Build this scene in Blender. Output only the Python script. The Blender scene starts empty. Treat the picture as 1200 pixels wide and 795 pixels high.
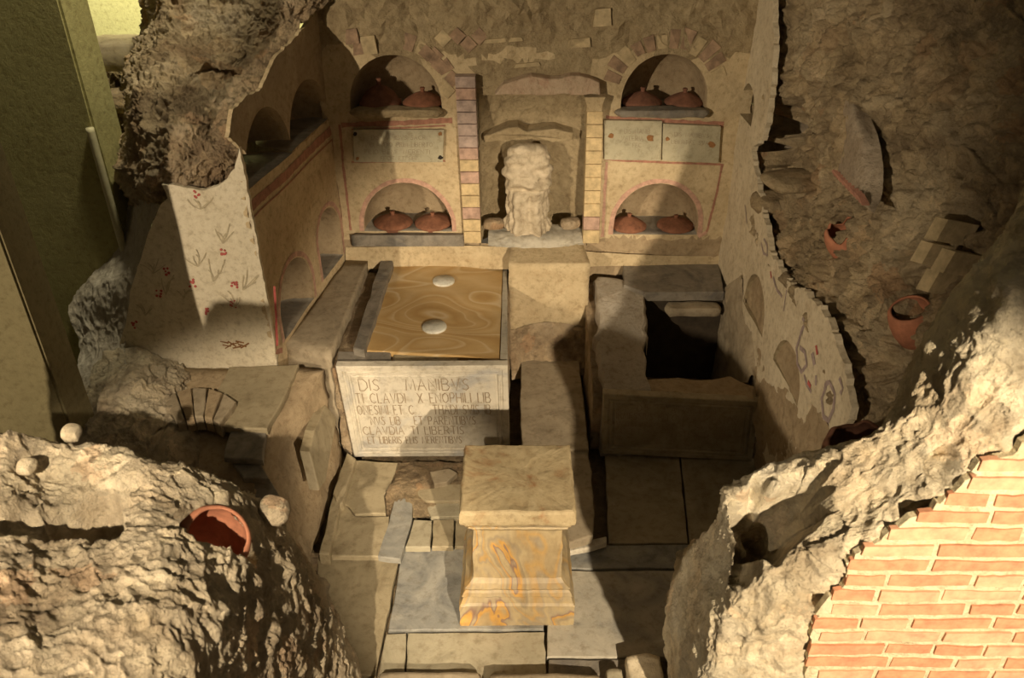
import bpy, bmesh, math, random
from mathutils import Vector, noise, Matrix
from mathutils.geometry import delaunay_2d_cdt
random.seed(7)
C = bpy.context.scene.collection
H = 3.0; F = 950.0; PITCH = math.radians(32)
SP, CP = math.sin(PITCH), math.cos(PITCH)

# ---------------------------------------------------------------- projection helpers (pixel of the 1200x795 photo + one known coordinate -> world point)
def ray(u, v):
    a = (397.5 - v) / F
    return Vector(((u - 600) / F, CP + SP * a, -SP + CP * a))
def V(u, v, x=None, y=None, z=None):
    d = ray(u, v)
    if z is not None: t = (z - H) / d.z
    elif y is not None: t = y / d.y
    else: t = x / d.x
    p = d * t; p.z += H
    return p

# ---------------------------------------------------------------- materials
def mat(name):
    m = bpy.data.materials.new(name); m.use_nodes = True
    nt = m.node_tree; b = nt.nodes['Principled BSDF']
    return m, nt, b
def nn(nt, t, **kw):
    n = nt.nodes.new(t)
    for k, val in kw.items():
        if k in n.inputs: n.inputs[k].default_value = val
        else: setattr(n, k, val)
    return n
def noise_n(nt, co, scale, detail=6, rough=.6, dist=0.0):
    n = nn(nt, 'ShaderNodeTexNoise'); n.inputs['Scale'].default_value = scale
    n.inputs['Detail'].default_value = detail; n.inputs['Roughness'].default_value = rough
    n.inputs['Distortion'].default_value = dist
    nt.links.new(co, n.inputs['Vector']); return n
def ramp(nt, src, stops):
    r = nn(nt, 'ShaderNodeValToRGB'); e = r.color_ramp.elements
    while len(e) < len(stops): e.new(.5)
    for i, (p, c) in enumerate(stops):
        e[i].position = p; e[i].color = (*c, 1) if len(c) == 3 else c
    nt.links.new(src, r.inputs[0]); return r
def mixc(nt, f, a, b, mode='MIX'):
    m = nn(nt, 'ShaderNodeMix', data_type='RGBA', blend_type=mode)
    for s, k in ((f, 0), (a, 6), (b, 7)):
        if isinstance(s, (int, float)): m.inputs[k].default_value = s
        elif isinstance(s, tuple): m.inputs[k].default_value = (*s, 1)
        else: nt.links.new(s, m.inputs[k])
    return m.outputs[2]
def coords(nt, scale=(1, 1, 1)):
    g = nn(nt, 'ShaderNodeNewGeometry')
    mp = nn(nt, 'ShaderNodeMapping'); mp.inputs['Scale'].default_value = scale
    nt.links.new(g.outputs['Position'], mp.inputs[0]); return mp.outputs[0]
def bump(nt, b, parts, dist=.01, strength=1.0):
    prev = None
    for src, s, d in parts:
        bp = nn(nt, 'ShaderNodeBump'); bp.inputs['Strength'].default_value = s; bp.inputs['Distance'].default_value = d
        nt.links.new(src, bp.inputs['Height'])
        if prev: nt.links.new(prev, bp.inputs['Normal'])
        prev = bp.outputs[0]
    nt.links.new(prev, b.inputs['Normal'])
def m_rubble(name, c1, c2, c3, stone=9.0, bstr=.8, white=None):
    m, nt, b = mat(name); co = coords(nt)
    n1 = noise_n(nt, co, 3.2, 8, .65, .4); n2 = noise_n(nt, co, 17, 8, .7); n3 = noise_n(nt, co, 80, 4, .6)
    r1 = ramp(nt, n1.outputs[0], [(.34, c1), (.5, c2), (.68, c3)])
    vo = nn(nt, 'ShaderNodeTexVoronoi'); vo.inputs['Scale'].default_value = stone; 
    nd = mixc(nt, .12, co, n2.outputs[1]); nt.links.new(nd, vo.inputs['Vector'])
    gr = nn(nt, 'ShaderNodeSeparateColor'); nt.links.new(vo.outputs['Color'], gr.inputs[0])
    rs = ramp(nt, gr.outputs[0], [(.0, (.55, .5, .45)), (.35, (.8, .78, .74)), (.6, (1, .96, .88)), (.9, (1.15, 1.08, 1.0)), (1, (1.0, .72, .55))])
    col = mixc(nt, .55, r1.outputs[0], rs.outputs[0], 'MULTIPLY')
    r2 = ramp(nt, n2.outputs[0], [(.3, (.5, .46, .4)), (.5, (1, 1, 1)), (.72, (1.2, 1.18, 1.1))])
    col = mixc(nt, .8, col, r2.outputs[0], 'MULTIPLY')
    if white:
        nw = noise_n(nt, co, 5.5, 6, .6, 1); rw = ramp(nt, nw.outputs[0], [(.5, (0, 0, 0)), (.62, (1, 1, 1))])
        col = mixc(nt, rw.outputs[0], col, white)
    nt.links.new(col, b.inputs['Base Color']); b.inputs['Roughness'].default_value = .95
    n7 = noise_n(nt, co, 42, 6, .75)
    bump(nt, b, [(n2.outputs[0], bstr, .03), (n7.outputs[0], bstr, .014), (n3.outputs[0], bstr * .9, .007)])
    return m
def m_plaster(name, c1, c2, stain=(.35, .25, .15), stain_amt=.35, grain=.4, scale=4):
    m, nt, b = mat(name); co = coords(nt)
    n1 = noise_n(nt, co, scale, 8, .65, .6); n2 = noise_n(nt, co, 30, 6, .7); n3 = noise_n(nt, co, 160, 3, .6)
    r1 = ramp(nt, n1.outputs[0], [(.35, c1), (.62, c2)])
    n4 = noise_n(nt, co, 7, 9, .75, 1.5)
    r4 = ramp(nt, n4.outputs[0], [(.54, (0, 0, 0)), (.72, (stain_amt,) * 3)])
    col = mixc(nt, r4.outputs[0], r1.outputs[0], stain)
    r2 = ramp(nt, n2.outputs[0], [(.3, (.62, .58, .52)), (.48, (.95, .94, .92)), (.7, (1.06, 1.06, 1.06))])
    col = mixc(nt, .9, col, r2.outputs[0], 'MULTIPLY')
    n6 = noise_n(nt, co, 11, 9, .8, 1.0); r6 = ramp(nt, n6.outputs[0], [(.36, (.72, .68, .62)), (.46, (1, 1, 1)), (.6, (1, 1, 1)), (.7, (1.08, 1.06, 1.0))])
    col = mixc(nt, .4, col, r6.outputs[0], 'MULTIPLY')
    nt.links.new(col, b.inputs['Base Color']); b.inputs['Roughness'].default_value = .9
    bump(nt, b, [(n1.outputs[0], .3, .02), (n6.outputs[0], grain * .9, .02), (n2.outputs[0], grain * 1.3, .012), (n3.outputs[0], grain, .003)])
    return m
def m_marble(name, c1, c2, vein, rough=.6, scale=3, seed=0.0):
    m, nt, b = mat(name); co = coords(nt, (1, 1, 1))
    n1 = noise_n(nt, co, scale, 8, .6, 2.0 + seed); n2 = noise_n(nt, co, 24, 7, .7); n3 = noise_n(nt, co, 120, 3, .6)
    r1 = ramp(nt, n1.outputs[0], [(.32, vein), (.45, c1), (.65, c2)])
    r2 = ramp(nt, n2.outputs[0], [(.3, (.62, .58, .52)), (.5, (1, 1, 1)), (.7, (1.06, 1.06, 1.05))])
    col = mixc(nt, .85, r1.outputs[0], r2.outputs[0], 'MULTIPLY')
    nt.links.new(col, b.inputs['Base Color']); b.inputs['Roughness'].default_value = rough
    bump(nt, b, [(n1.outputs[0], .15, .02), (n2.outputs[0], .4, .008), (n3.outputs[0], .35, .002)])
    return m
def m_onyx(name, stops, scale=(1, 1, 1), wsc=2.2, dist=9, nz=.9, polish=.4, dirt=.4, nscale=1.2, detail=3):
    m, nt, b = mat(name); co = coords(nt, scale)
    n1 = noise_n(nt, co, nscale, detail, .5, .5)
    r1 = nn(nt, 'ShaderNodeMath', operation='MULTIPLY'); r1.inputs[1].default_value = wsc
    nt.links.new(n1.outputs[0], r1.inputs[0])
    fr = nn(nt, 'ShaderNodeMath', operation='FRACT'); nt.links.new(r1.outputs[0], fr.inputs[0])
    r = ramp(nt, fr.outputs[0], stops)
    n2 = noise_n(nt, co, 14, 8, .7); n3 = noise_n(nt, co, 3, 5, .6)
    rd = ramp(nt, n2.outputs[0], [(.3, (.7, .66, .6)), (.55, (1, 1, 1))])
    col = mixc(nt, dirt, r.outputs[0], rd.outputs[0], 'MULTIPLY')
    rd3 = ramp(nt, n3.outputs[0], [(.35, (.75, .72, .68)), (.6, (1.05, 1.05, 1.05))])
    col = mixc(nt, dirt, col, rd3.outputs[0], 'MULTIPLY')
    nt.links.new(col, b.inputs['Base Color']); b.inputs['Roughness'].default_value = polish
    bump(nt, b, [(n2.outputs[0], .2, .006)])
    return m
def m_plain(name, c, rough=.8, var=.25, scale=20, metal=0):
    m, nt, b = mat(name); co = coords(nt)
    n2 = noise_n(nt, co, scale, 6, .65)
    r2 = ramp(nt, n2.outputs[0], [(.3, tuple(x * (1 - var) for x in c)), (.65, tuple(x * (1 + var * .4) for x in c))])
    nt.links.new(r2.outputs[0], b.inputs['Base Color']); b.inputs['Roughness'].default_value = rough; b.inputs['Metallic'].default_value = metal
    bump(nt, b, [(n2.outputs[0], .35, .006)])
    return m
M = {}
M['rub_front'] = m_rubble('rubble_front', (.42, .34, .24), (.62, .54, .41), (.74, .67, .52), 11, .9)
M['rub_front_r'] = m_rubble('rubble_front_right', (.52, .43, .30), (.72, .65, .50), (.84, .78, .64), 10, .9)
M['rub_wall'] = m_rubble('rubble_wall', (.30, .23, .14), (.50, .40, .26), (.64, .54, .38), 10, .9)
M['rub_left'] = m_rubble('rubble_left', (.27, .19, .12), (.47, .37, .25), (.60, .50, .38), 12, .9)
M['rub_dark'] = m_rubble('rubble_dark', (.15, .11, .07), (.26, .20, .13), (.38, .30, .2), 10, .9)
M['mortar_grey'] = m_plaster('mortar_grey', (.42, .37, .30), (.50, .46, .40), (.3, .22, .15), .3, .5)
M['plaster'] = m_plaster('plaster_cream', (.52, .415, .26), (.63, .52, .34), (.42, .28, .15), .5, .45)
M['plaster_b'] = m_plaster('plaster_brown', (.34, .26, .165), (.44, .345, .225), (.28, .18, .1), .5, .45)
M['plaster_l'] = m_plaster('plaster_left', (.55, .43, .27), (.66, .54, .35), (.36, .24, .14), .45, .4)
M['plaster_w'] = m_plaster('plaster_white', (.62, .54, .40), (.72, .64, .49), (.5, .38, .24), .35, .35)
M['plaster_g'] = m_plaster('plaster_granular', (.55, .45, .34), (.66, .56, .44), (.3, .2, .12), .5, 1.2, 12)
M['wallrough'] = m_plaster('masonry_brown', (.42, .33, .2), (.54, .44, .28), (.2, .14, .08), .6, 1.0, 5)
M['red'] = m_plain('paint_red', (.40, .20, .14), .9, .4, 30)
M['pink'] = m_plain('paint_pink', (.55, .34, .26), .9, .35, 30)
M['purple'] = m_plain('paint_purple', (.38, .30, .29), .9, .35, 40)
M['sprig'] = m_plain('paint_sprig', (.56, .49, .35), .9, .3, 40)
M['flower'] = m_plain('paint_flower', (.50, .12, .11), .9, .3, 40)
M['brickw'] = m_plain('brick_worn', (.36, .25, .17), .92, .5, 18)
M['brickw2'] = m_plain('brick_tan', (.52, .42, .26), .92, .4, 18)
M['brick'] = m_plain('brick_front', (.54, .25, .14), .92, .35, 25)
M['brick_b'] = m_plain('brick_front_pale', (.62, .34, .21), .92, .3, 25)
M['mortar'] = m_plaster('mortar_yellow', (.74, .64, .42), (.84, .76, .54), (.5, .36, .2), .4, .9, 12)
M['marble_g'] = m_marble('marble_grey', (.40, .375, .315), (.48, .445, .37), (.30, .29, .26))
M['marble_w'] = m_marble('marble_white', (.54, .50, .42), (.66, .61, .51), (.40, .39, .37), .6, 2.2)
M['marble_y'] = m_marble('marble_tan', (.33, .28, .185), (.40, .34, .23), (.25, .205, .13))
M['marble_t'] = m_marble('marble_floor', (.36, .325, .235), (.44, .395, .295), (.28, .25, .18))
M['marble_b'] = m_marble('marble_blue', (.24, .24, .225), (.35, .34, .305), (.15, .15, .15), .55, 3.5)
M['slate'] = m_marble('slate', (.21, .19, .16), (.29, .26, .22), (.14, .13, .12), .7, 4)
M['stone_t'] = m_marble('stone_tan', (.33, .275, .195), (.40, .335, .24), (.26, .215, .15), .8, 4)
M['letter'] = m_plain('letter_cut', (.32, .255, .18), .95, .3, 60)
M['gold'] = m_onyx('alabaster_gold', [(0, (.52, .34, .14)), (.08, (.62, .48, .28)), (.11, (.50, .33, .14)), (.3, (.57, .40, .19)), (.33, (.64, .50, .30)), (.36, (.53, .36, .16)), (.55, (.46, .29, .11)), (.62, (.56, .39, .18)), (.66, (.66, .53, .34)), (.69, (.52, .35, .15)), (.85, (.60, .44, .23)), (1, (.52, .34, .14))], (1, 1.8, 1), 3.3, polish=.4, dirt=.3, nscale=1.35, detail=1.0)
M['altar'] = m_onyx('alabaster_altar', [(0, (.40, .31, .18)), (.13, (.46, .37, .22)), (.26, (.33, .27, .18)), (.40, (.43, .32, .17)), (.46, (.52, .31, .10)), (.50, (.58, .34, .09)), (.53, (.26, .17, .13)), (.58, (.40, .33, .22)), (.72, (.47, .37, .21)), (.82, (.35, .29, .20)), (.9, (.48, .32, .13)), (1, (.40, .31, .18))], (1.5, 1.2, .9), 5, polish=.55, dirt=.7, nscale=1.7, detail=4)
M['altar_top'] = m_marble('altar_top', (.43, .34, .20), (.51, .42, .26), (.33, .19, .09), .7, 4.5)
M['disc'] = m_marble('disc_white', (.62, .62, .56), (.72, .71, .65), (.5, .5, .46))
M['terra'] = m_plain('terracotta', (.46, .19, .11), .85, .3, 25)
M['terra_d'] = m_plain('terracotta_dark', (.24, .11, .07), .85, .4, 25)
M['lid'] = m_plain('lid_clay', (.27, .115, .065), .85, .4, 25)
M['shaftm'] = m_plain('shaft_shade', (.06, .045, .03), 1, .4, 12)  # near-black colour stands in for the shade deep inside the shaft
M['plaque'] = m_marble('plaque_green', (.42, .39, .28), (.50, .46, .33), (.34, .31, .23))
M['dirt'] = m_rubble('earth', (.20, .15, .09), (.29, .22, .14), (.38, .30, .19), 30, 1.0)
M['conc'] = m_plaster('concrete_olive', (.36, .33, .14), (.42, .39, .18), (.3, .27, .12), .3, .3, 2)
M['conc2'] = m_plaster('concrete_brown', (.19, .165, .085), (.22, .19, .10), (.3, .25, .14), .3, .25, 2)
M['cream'] = m_plaster('far_wall', (.66, .64, .38), (.72, .70, .44), (.6, .55, .3), .2, .3, 2)
M['pipe'] = m_plain('pipe_paint', (.56, .52, .34), .6, .15)
M['black'] = m_plain('black_rubber', (.02, .02, .025), .5, .2)
M['statue'] = m_marble('statue_stone', (.48, .41, .30), (.57, .49, .37), (.34, .28, .2), .9, 6)
M['dark'] = m_plain('near_black', (.03, .025, .02), 1, .2)  # near-black, used for the dark marks at the plaque corners
M['rust'] = m_plain('rust', (.30, .15, .06), .95, .5, 60)

# ---------------------------------------------------------------- object helpers
def link(name, me, ms, parent=None):
    o = bpy.data.objects.new(name, me); C.objects.link(o)
    for m in (ms if isinstance(ms, (list, tuple)) else [ms]): me.materials.append(M[m] if isinstance(m, str) else m)
    if parent: o.parent = parent
    return o
def from_bm(name, bm, ms, parent=None, smooth=False):
    bmesh.ops.recalc_face_normals(bm, faces=bm.faces)
    me = bpy.data.meshes.new(name); bm.to_mesh(me); bm.free()
    if smooth:
        for p in me.polygons: p.use_smooth = True
    return link(name, me, ms, parent)
def tag(o, label, cat, group=None, kind=None):
    o['label'] = label
    if cat: o['category'] = cat
    if group: o['group'] = group
    if kind: o['kind'] = kind
    return o
def struct(o, label=None):
    o['kind'] = 'structure'
    if label: o['label'] = label
    return o
def empty(name, loc, rz=0):
    o = bpy.data.objects.new(name, None); C.objects.link(o); o.location = loc; o.rotation_euler = (0, 0, rz); o.empty_display_size = .05
    return o
def fr(p, sc, oc=4):  # fractal noise ~[-1,1]
    return noise.fractal(p * sc, .9, 2.1, oc)
def rub(p, seed, s=1.0, lf=1.0):
    q = p + Vector((seed * 7.3, seed * 3.1, seed * 5.7))
    a = fr(q, 2.6 * s, 4) * .55
    d, pts = noise.voronoi((q + noise.noise_vector(q * 6 * s) * .04) * 8 * s)
    lump = (min(.6, d[1] - d[0])) * 1.0 - .3
    cell = noise.cell(pts[0] * 5.1)
    d2, pt2 = noise.voronoi((q + noise.noise_vector(q * 15 * s) * .03) * 21 * s)
    l2 = min(.5, d2[1] - d2[0]) - .22
    b = noise.hetero_terrain(q * 24 * s, .8, 2.1, 4, .6)
    d3, pt3 = noise.voronoi((q + noise.noise_vector(q * 30) * .02) * 46)
    l3 = .35 - min(.7, d3[0])
    pit = max(0, noise.noise(q * 11 + Vector((9, 3, 1))) - .25)
    return a * lf + lump * (.4 + .6 * cell) * lf + l2 * .38 + l3 * .16 * (.4 + noise.cell(pt3[0] * 3.3)) + b * .09 - pit * .8
def crom(p0, p1, p2, p3, t):
    return .5 * ((2 * p1) + (p2 - p0) * t + (2 * p0 - 5 * p1 + 4 * p2 - p3) * t * t + (3 * p1 - p0 - 3 * p2 + p3) * t ** 3)
def interp(row, s):  # row list of Vectors, s in 0..n-1
    n = len(row); i = min(int(s), n - 2); t = s - i
    g = lambda k: row[max(0, min(n - 1, k))]
    p0 = g(i - 1) if i > 0 else row[0] * 2 - row[1]
    p3 = g(i + 2) if i + 2 < n else row[-1] * 2 - row[-2]
    return crom(p0, row[i], row[i + 1], p3, t)
def patch(name, grid, nu, nv, amp, seed, m, dents=(), s=1.0, label=None, flip=False, parent=None, lf=1.0, cuts=(), smooth=True):
    rows = len(grid); cols = len(grid[0]); P = []
    cu = [[interp(r, (cols - 1) * i / nu) for i in range(nu + 1)] for r in grid]
    for j in range(nv + 1):
        t = (rows - 1) * j / nv
        P.append([interp([cu[k][i] for k in range(rows)], t) for i in range(nu + 1)])
    me = bpy.data.meshes.new(name); vs = []
    for j in range(nv + 1):
        for i in range(nu + 1):
            a = P[j][min(nu, i + 1)] - P[j][max(0, i - 1)]; b = P[min(nv, j + 1)][i] - P[max(0, j - 1)][i]
            n = a.cross(b)
            if n.length > 1e-9: n.normalize()
            if flip: n = -n
            p = P[j][i]
            k = amp
            dd = Vector((0, 0, 0))
            for (c, r, dv) in dents:
                q = (p - c).length / r * (1 + .5 * noise.noise(p * 9 + Vector((seed, 0, 0))) + .25 * noise.noise(p * 22))
                if q < 1.25: 
                    w = 1 - min(1, q) ** 4; dd += dv * w; k = amp * (1 - .15 * w)
            vs.append(p + n * rub(p, seed, s, lf) * k + dd)
    fs = []
    for j in range(nv):
        for i in range(nu):
            a = j * (nu + 1) + i
            if any((vs[a] - c).xy.length < r and abs(vs[a].z - c.z) < .25 for c, r in cuts): continue
            fs.append((a, a + 1, a + nu + 2, a + nu + 1))
    me.from_pydata([tuple(v) for v in vs], [], fs)
    if smooth:
        for p in me.polygons: p.use_smooth = True
    o = link(name, me, m, parent)
    if label is not None: struct(o, label)
    return o
class Plane:
    def __init__(s, O, E, up=(0, 0, 1)):
        s.o = Vector(O); s.e = (Vector(E) - s.o); s.len = s.e.length; s.e.normalize(); s.z = Vector(up).normalized()
        s.n = s.e.cross(s.z)   # towards the viewer side when E runs to the viewer's right
    def px(s, u, v):
        d = ray(u, v); c = Vector((0, 0, H))
        t = (s.o - c).dot(s.n) / d.dot(s.n); p = c + d * t - s.o
        return (p.dot(s.e), p.dot(s.z))
    def w(s, a, b, off=0.0): return s.o + s.e * a + s.z * b + s.n * off
def inside(p, poly):
    c = False; n = len(poly); x, y = p
    for i in range(n):
        x1, y1 = poly[i]; x2, y2 = poly[i - 1]
        if (y1 > y) != (y2 > y) and x < (x2 - x1) * (y - y1) / (y2 - y1) + x1: c = not c
    return c
def densify(poly, sp, jit=0.0, closed=True):
    out = []; n = len(poly)
    for i in range(n if closed else n - 1):
        a = Vector(poly[i]); b = Vector(poly[(i + 1) % n]); k = max(1, int((b - a).length / sp))
        for j in range(k):
            p = a.lerp(b, j / k)
            if jit: p = p + Vector((random.uniform(-jit, jit), random.uniform(-jit, jit)))
            out.append(tuple(p))
    if not closed: out.append(tuple(poly[-1]))
    return out
def arch(cx, w, z0, h, n=18):  # outline: base left -> up over -> base right
    r = w / 2; leg = max(0, h - r * 1.05); hh = h - leg
    pts = [(cx - r, z0), (cx - r, z0 + leg * .5)] if leg > .02 else [(cx - r, z0)]
    for i in range(n + 1):
        a = math.pi * (1 - i / n); pts.append((cx + r * math.cos(a), z0 + leg + hh * math.sin(a)))
    if leg > .02: pts.append((cx + r, z0 + leg * .5))
    pts.append((cx + r, z0))
    q = []
    for p in pts:
        if not q or (Vector(p) - Vector(q[-1])).length > .004: q.append(p)
    nb = 8
    q += [(cx + r - w * k / nb, z0) for k in range(1, nb)]
    return q
def strip(bm, pl, dfn, pts, w, mi, off=.003, jit=.15, sp=.03):
    pts = densify(pts, sp, 0, False); vs = []
    for i, p in enumerate(pts):
        a = Vector(pts[max(0, i - 1)]); b = Vector(pts[min(len(pts) - 1, i + 1)]); t = b - a
        if t.length < 1e-9: t = Vector((1, 0))
        t.normalize(); n = Vector((-t.y, t.x)); pv = Vector(p); row = []
        for s in (-1, 1):
            q = pv + n * s * w / 2 * (1 + random.uniform(-jit, jit)); row.append(bm.verts.new(pl.w(q.x, q.y, dfn(q.x, q.y) + off)))
        vs.append(row)
    for i in range(len(vs) - 1):
        f = bm.faces.new((vs[i][0], vs[i][1], vs[i + 1][1], vs[i + 1][0])); f.material_index = mi
def plate(bm, pl, dfn, poly, h, mi, base=-.01):
    t = [bm.verts.new(pl.w(x, y, dfn(x, y) + h)) for x, y in poly]; b = [bm.verts.new(pl.w(x, y, dfn(x, y) + base)) for x, y in poly]
    f = bm.faces.new(t); f.material_index = mi
    for i in range(len(poly)):
        j = (i + 1) % len(poly); f = bm.faces.new((t[i], t[j], b[j], b[i])); f.material_index = mi
def sheet(pl, outline, holes, sp, dfn, thick=.05, jit=.006, midx=None, niche_depth=.3, niche_mi=0, floor_mi=0, depths=None, openh=()):
    ol = densify(outline, sp * .6, jit); vs = [Vector(p) for p in ol]; edges = [(i, (i + 1) % len(ol)) for i in range(len(ol))]
    for hp in holes:
        k = len(vs); vs += [Vector(p) for p in hp]; edges += [(k + i, k + (i + 1) % len(hp)) for i in range(len(hp))]
    xs = [p[0] for p in outline]; ys = [p[1] for p in outline]
    x = min(xs)
    while x < max(xs):
        y = min(ys)
        while y < max(ys):
            p = (x + random.uniform(-.3, .3) * sp, y + random.uniform(-.3, .3) * sp)
            if inside(p, ol) and not any(inside(p, h) for h in holes): vs.append(Vector(p))
            y += sp
        x += sp
    ov, oe, of, _, _, _ = delaunay_2d_cdt(vs, edges, [], 0, 1e-5)
    bm = bmesh.new(); bv = [bm.verts.new(pl.w(p.x, p.y, dfn(p.x, p.y))) for p in ov]
    c2 = {}
    for f in of:
        c = sum((ov[i] for i in f), Vector((0, 0))) / len(f)
        if inside(c, ol) and not any(inside(c, h) for h in holes):
            try: nf = bm.faces.new([bv[i] for i in f])
            except ValueError: continue
            if midx: nf.material_index = midx(c.x, c.y)
    bm.verts.index_update()
    # boundary
    pos2 = {bv[i]: ov[i] for i in range(len(ov))}
    be = [e for e in bm.edges if len(e.link_faces) == 1]
    def hole_of(e):
        m2 = (pos2[e.verts[0]] + pos2[e.verts[1]]) / 2
        for k, h in enumerate(holes):
            n = len(h)
            for i in range(n):
                a = Vector(h[i]); b = Vector(h[(i + 1) % n]); ab = b - a
                t = max(0, min(1, (m2 - a).dot(ab) / max(1e-12, ab.dot(ab))))
                if (a + ab * t - m2).length < 2e-3: return k
        return -1
    groups = {}
    for e in be: groups.setdefault(hole_of(e), []).append(e)
    for k, es in groups.items():
        if k < 0:
            m2 = {}
            for e in es:
                for v in e.verts:
                    if v not in m2: m2[v] = bm.verts.new(v.co - pl.n * thick)
            for e in es: 
                f = bm.faces.new((e.verts[0], e.verts[1], m2[e.verts[1]], m2[e.verts[0]])); f.material_index = e.link_faces[0].material_index
            continue
        if k in openh: continue
        h = holes[k]; cx = (min(p[0] for p in h) + max(p[0] for p in h)) / 2; z0 = min(p[1] for p in h)
        cur = {v: v for e in es for v in e.verts}; pairs = [tuple(e.verts) for e in es]
        D = depths[k] if depths else niche_depth; N = 7; p2 = dict((v, pos2[v]) for v in cur)
        for st in range(1, N + 1):
            th = math.radians(84) * st / N; sc = max(.1, math.cos(th) ** .55); dep = D * math.sin(th)
            nxt = {}
            for v in cur:
                q = p2[v]; x = cx + (q.x - cx) * (.25 + .75 * sc); z = z0 + (q.y - z0) * sc
                w = pl.w(x, z, -dep) + Vector((0, 0, fr(pl.w(x, z, -dep), 9, 3) * .008))
                nxt[v] = bm.verts.new(w)
            for (a, b) in pairs:
                f = bm.faces.new((cur[a], cur[b], nxt[b], nxt[a]))
                low = p2[a].y < z0 + .003 and p2[b].y < z0 + .003
                f.material_index = floor_mi if low else niche_mi; f.smooth = True
            cur = nxt
        ring = [cur[a] for a, b in pairs]
        # cap with fan
        cv = sum((v.co for v in cur.values()), Vector()) / len(cur); c = bm.verts.new(cv)
        for (a, b) in pairs:
            f = bm.faces.new((cur[a], cur[b], c)); f.material_index = niche_mi
    return bm
def slab(name, poly, th, m, parent=None, bev=.006, jit=.004, sp=.05, down=(0, 0, -1), warp=.003, seed=1.0):
    """prism from world-space outline (top face) extruded along `down`"""
    n = len(poly); pts = []
    for i in range(n):
        a, b = poly[i], poly[(i + 1) % n]; k = max(1, int((b - a).length / sp))
        for j in range(k):
            p = a.lerp(b, j / k)
            if j: p = p + (b - a).cross(Vector(down)).normalized() * (fr(p + Vector((seed, 0, 0)), 9, 4) * jit * 1.6)
            pts.append(p)
    c = sum(pts, Vector()) / len(pts); dn = Vector(down).normalized()
    bm = bmesh.new(); rings = []
    for (ins, dz) in ((bev * 1.3, 0), (bev * .4, bev * .4), (0, bev * 1.2), (0, th)):
        r = []
        for p in pts:
            d = (c - p); d -= dn * d.dot(dn)
            q = p + (d.normalized() * ins if d.length > 1e-6 else Vector()) + dn * (dz - (fr(p, 3, 2) * warp if dz < th else 0))
            r.append(bm.verts.new(q))
        rings.append(r)
    bm.faces.new(rings[0]); bm.faces.new(list(reversed(rings[-1])))
    L = len(pts)
    for a, b in zip(rings, rings[1:]):
        for i in range(L):
            bm.faces.new((a[i], a[(i + 1) % L], b[(i + 1) % L], b[i]))
    o = from_bm(name, bm, m, parent)
    return o
def zpoly(pts, z): return [V(u, v, z=z) for u, v in pts]
def lathe(bm, prof, n=32, cx=0, cy=0, mi=0, noise_amp=0, seed=0):
    rings = []
    for (r, z) in prof:
        ring = []
        for i in range(n):
            a = 2 * math.pi * i / n; k = r * (1 + noise_amp * noise.noise(Vector((math.cos(a) * 2 + seed, math.sin(a) * 2, z * 10))))
            ring.append(bm.verts.new((cx + k * math.cos(a), cy + k * math.sin(a), z)))
        rings.append(ring)
    for a, b in zip(rings, rings[1:]):
        for i in range(n):
            f = bm.faces.new((a[i], a[(i + 1) % n], b[(i + 1) % n], b[i])); f.material_index = mi; f.smooth = True
    return rings
def box(bm, lo, hi, mi=0, jit=0):
    vs = [bm.verts.new((x + random.uniform(-jit, jit), y + random.uniform(-jit, jit), z + random.uniform(-jit, jit))) for z in (lo[2], hi[2]) for y in (lo[1], hi[1]) for x in (lo[0], hi[0])]
    for f in ((0, 1, 3, 2), (4, 5, 7, 6), (0, 1, 5, 4), (2, 3, 7, 6), (0, 2, 6, 4), (1, 3, 7, 5)):
        nf = bm.faces.new([vs[i] for i in f]); nf.material_index = mi
def tube(bm, pts, r, n=8):
    prev = None
    for i, p in enumerate(pts):
        t = (pts[min(len(pts) - 1, i + 1)] - pts[max(0, i - 1)]).normalized(); a = t.orthogonal().normalized(); b = t.cross(a)
        ring = [bm.verts.new(p + (a * math.cos(2 * math.pi * k / n) + b * math.sin(2 * math.pi * k / n)) * r) for k in range(n)]
        if prev:
            # align
            k0 = min(range(n), key=lambda k: (ring[k].co - prev[0].co).length); ring = ring[k0:] + ring[:k0]
            if (ring[1].co - prev[1].co).length > (ring[-1].co - prev[1].co).length: ring = [ring[0]] + ring[:0:-1]
            for k in range(n): bm.faces.new((prev[k], prev[(k + 1) % n], ring[(k + 1) % n], ring[k]))
        else: bm.faces.new(ring)
        prev = ring
    bm.faces.new(prev)
def stone(name, c, sx, sy, sz, seed, m, rz=0, amp=.25, sub=4, parent=None):
    amp *= 1.6 if name == 'loose_stone' else 1
    rnd_ = .65 if name in ('loose_stone', 'bank_stone', 'stone_chip', 'ledge_stone') else .35
    bm = bmesh.new(); bmesh.ops.create_cube(bm, size=2); bmesh.ops.subdivide_edges(bm, edges=bm.edges[:], cuts=9, use_grid_fill=True)
    R = Matrix.Rotation(rz, 3, 'Z')
    for v in bm.verts:
        p = v.co.copy(); q = p.normalized() * 1.2; p = p.lerp(q, rnd_)
        w = Vector((p.x * sx, p.y * sy, p.z * sz)); k = min(sx, sy, sz) * amp
        w += p.normalized() * k * (fr(w + Vector((seed, seed * 2, 0)), 8, 4) + .3 * fr(w + Vector((seed, 0, 0)), 25, 3))
        v.co = R @ w + Vector(c)
    return from_bm(name, bm, m, parent, True)
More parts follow.
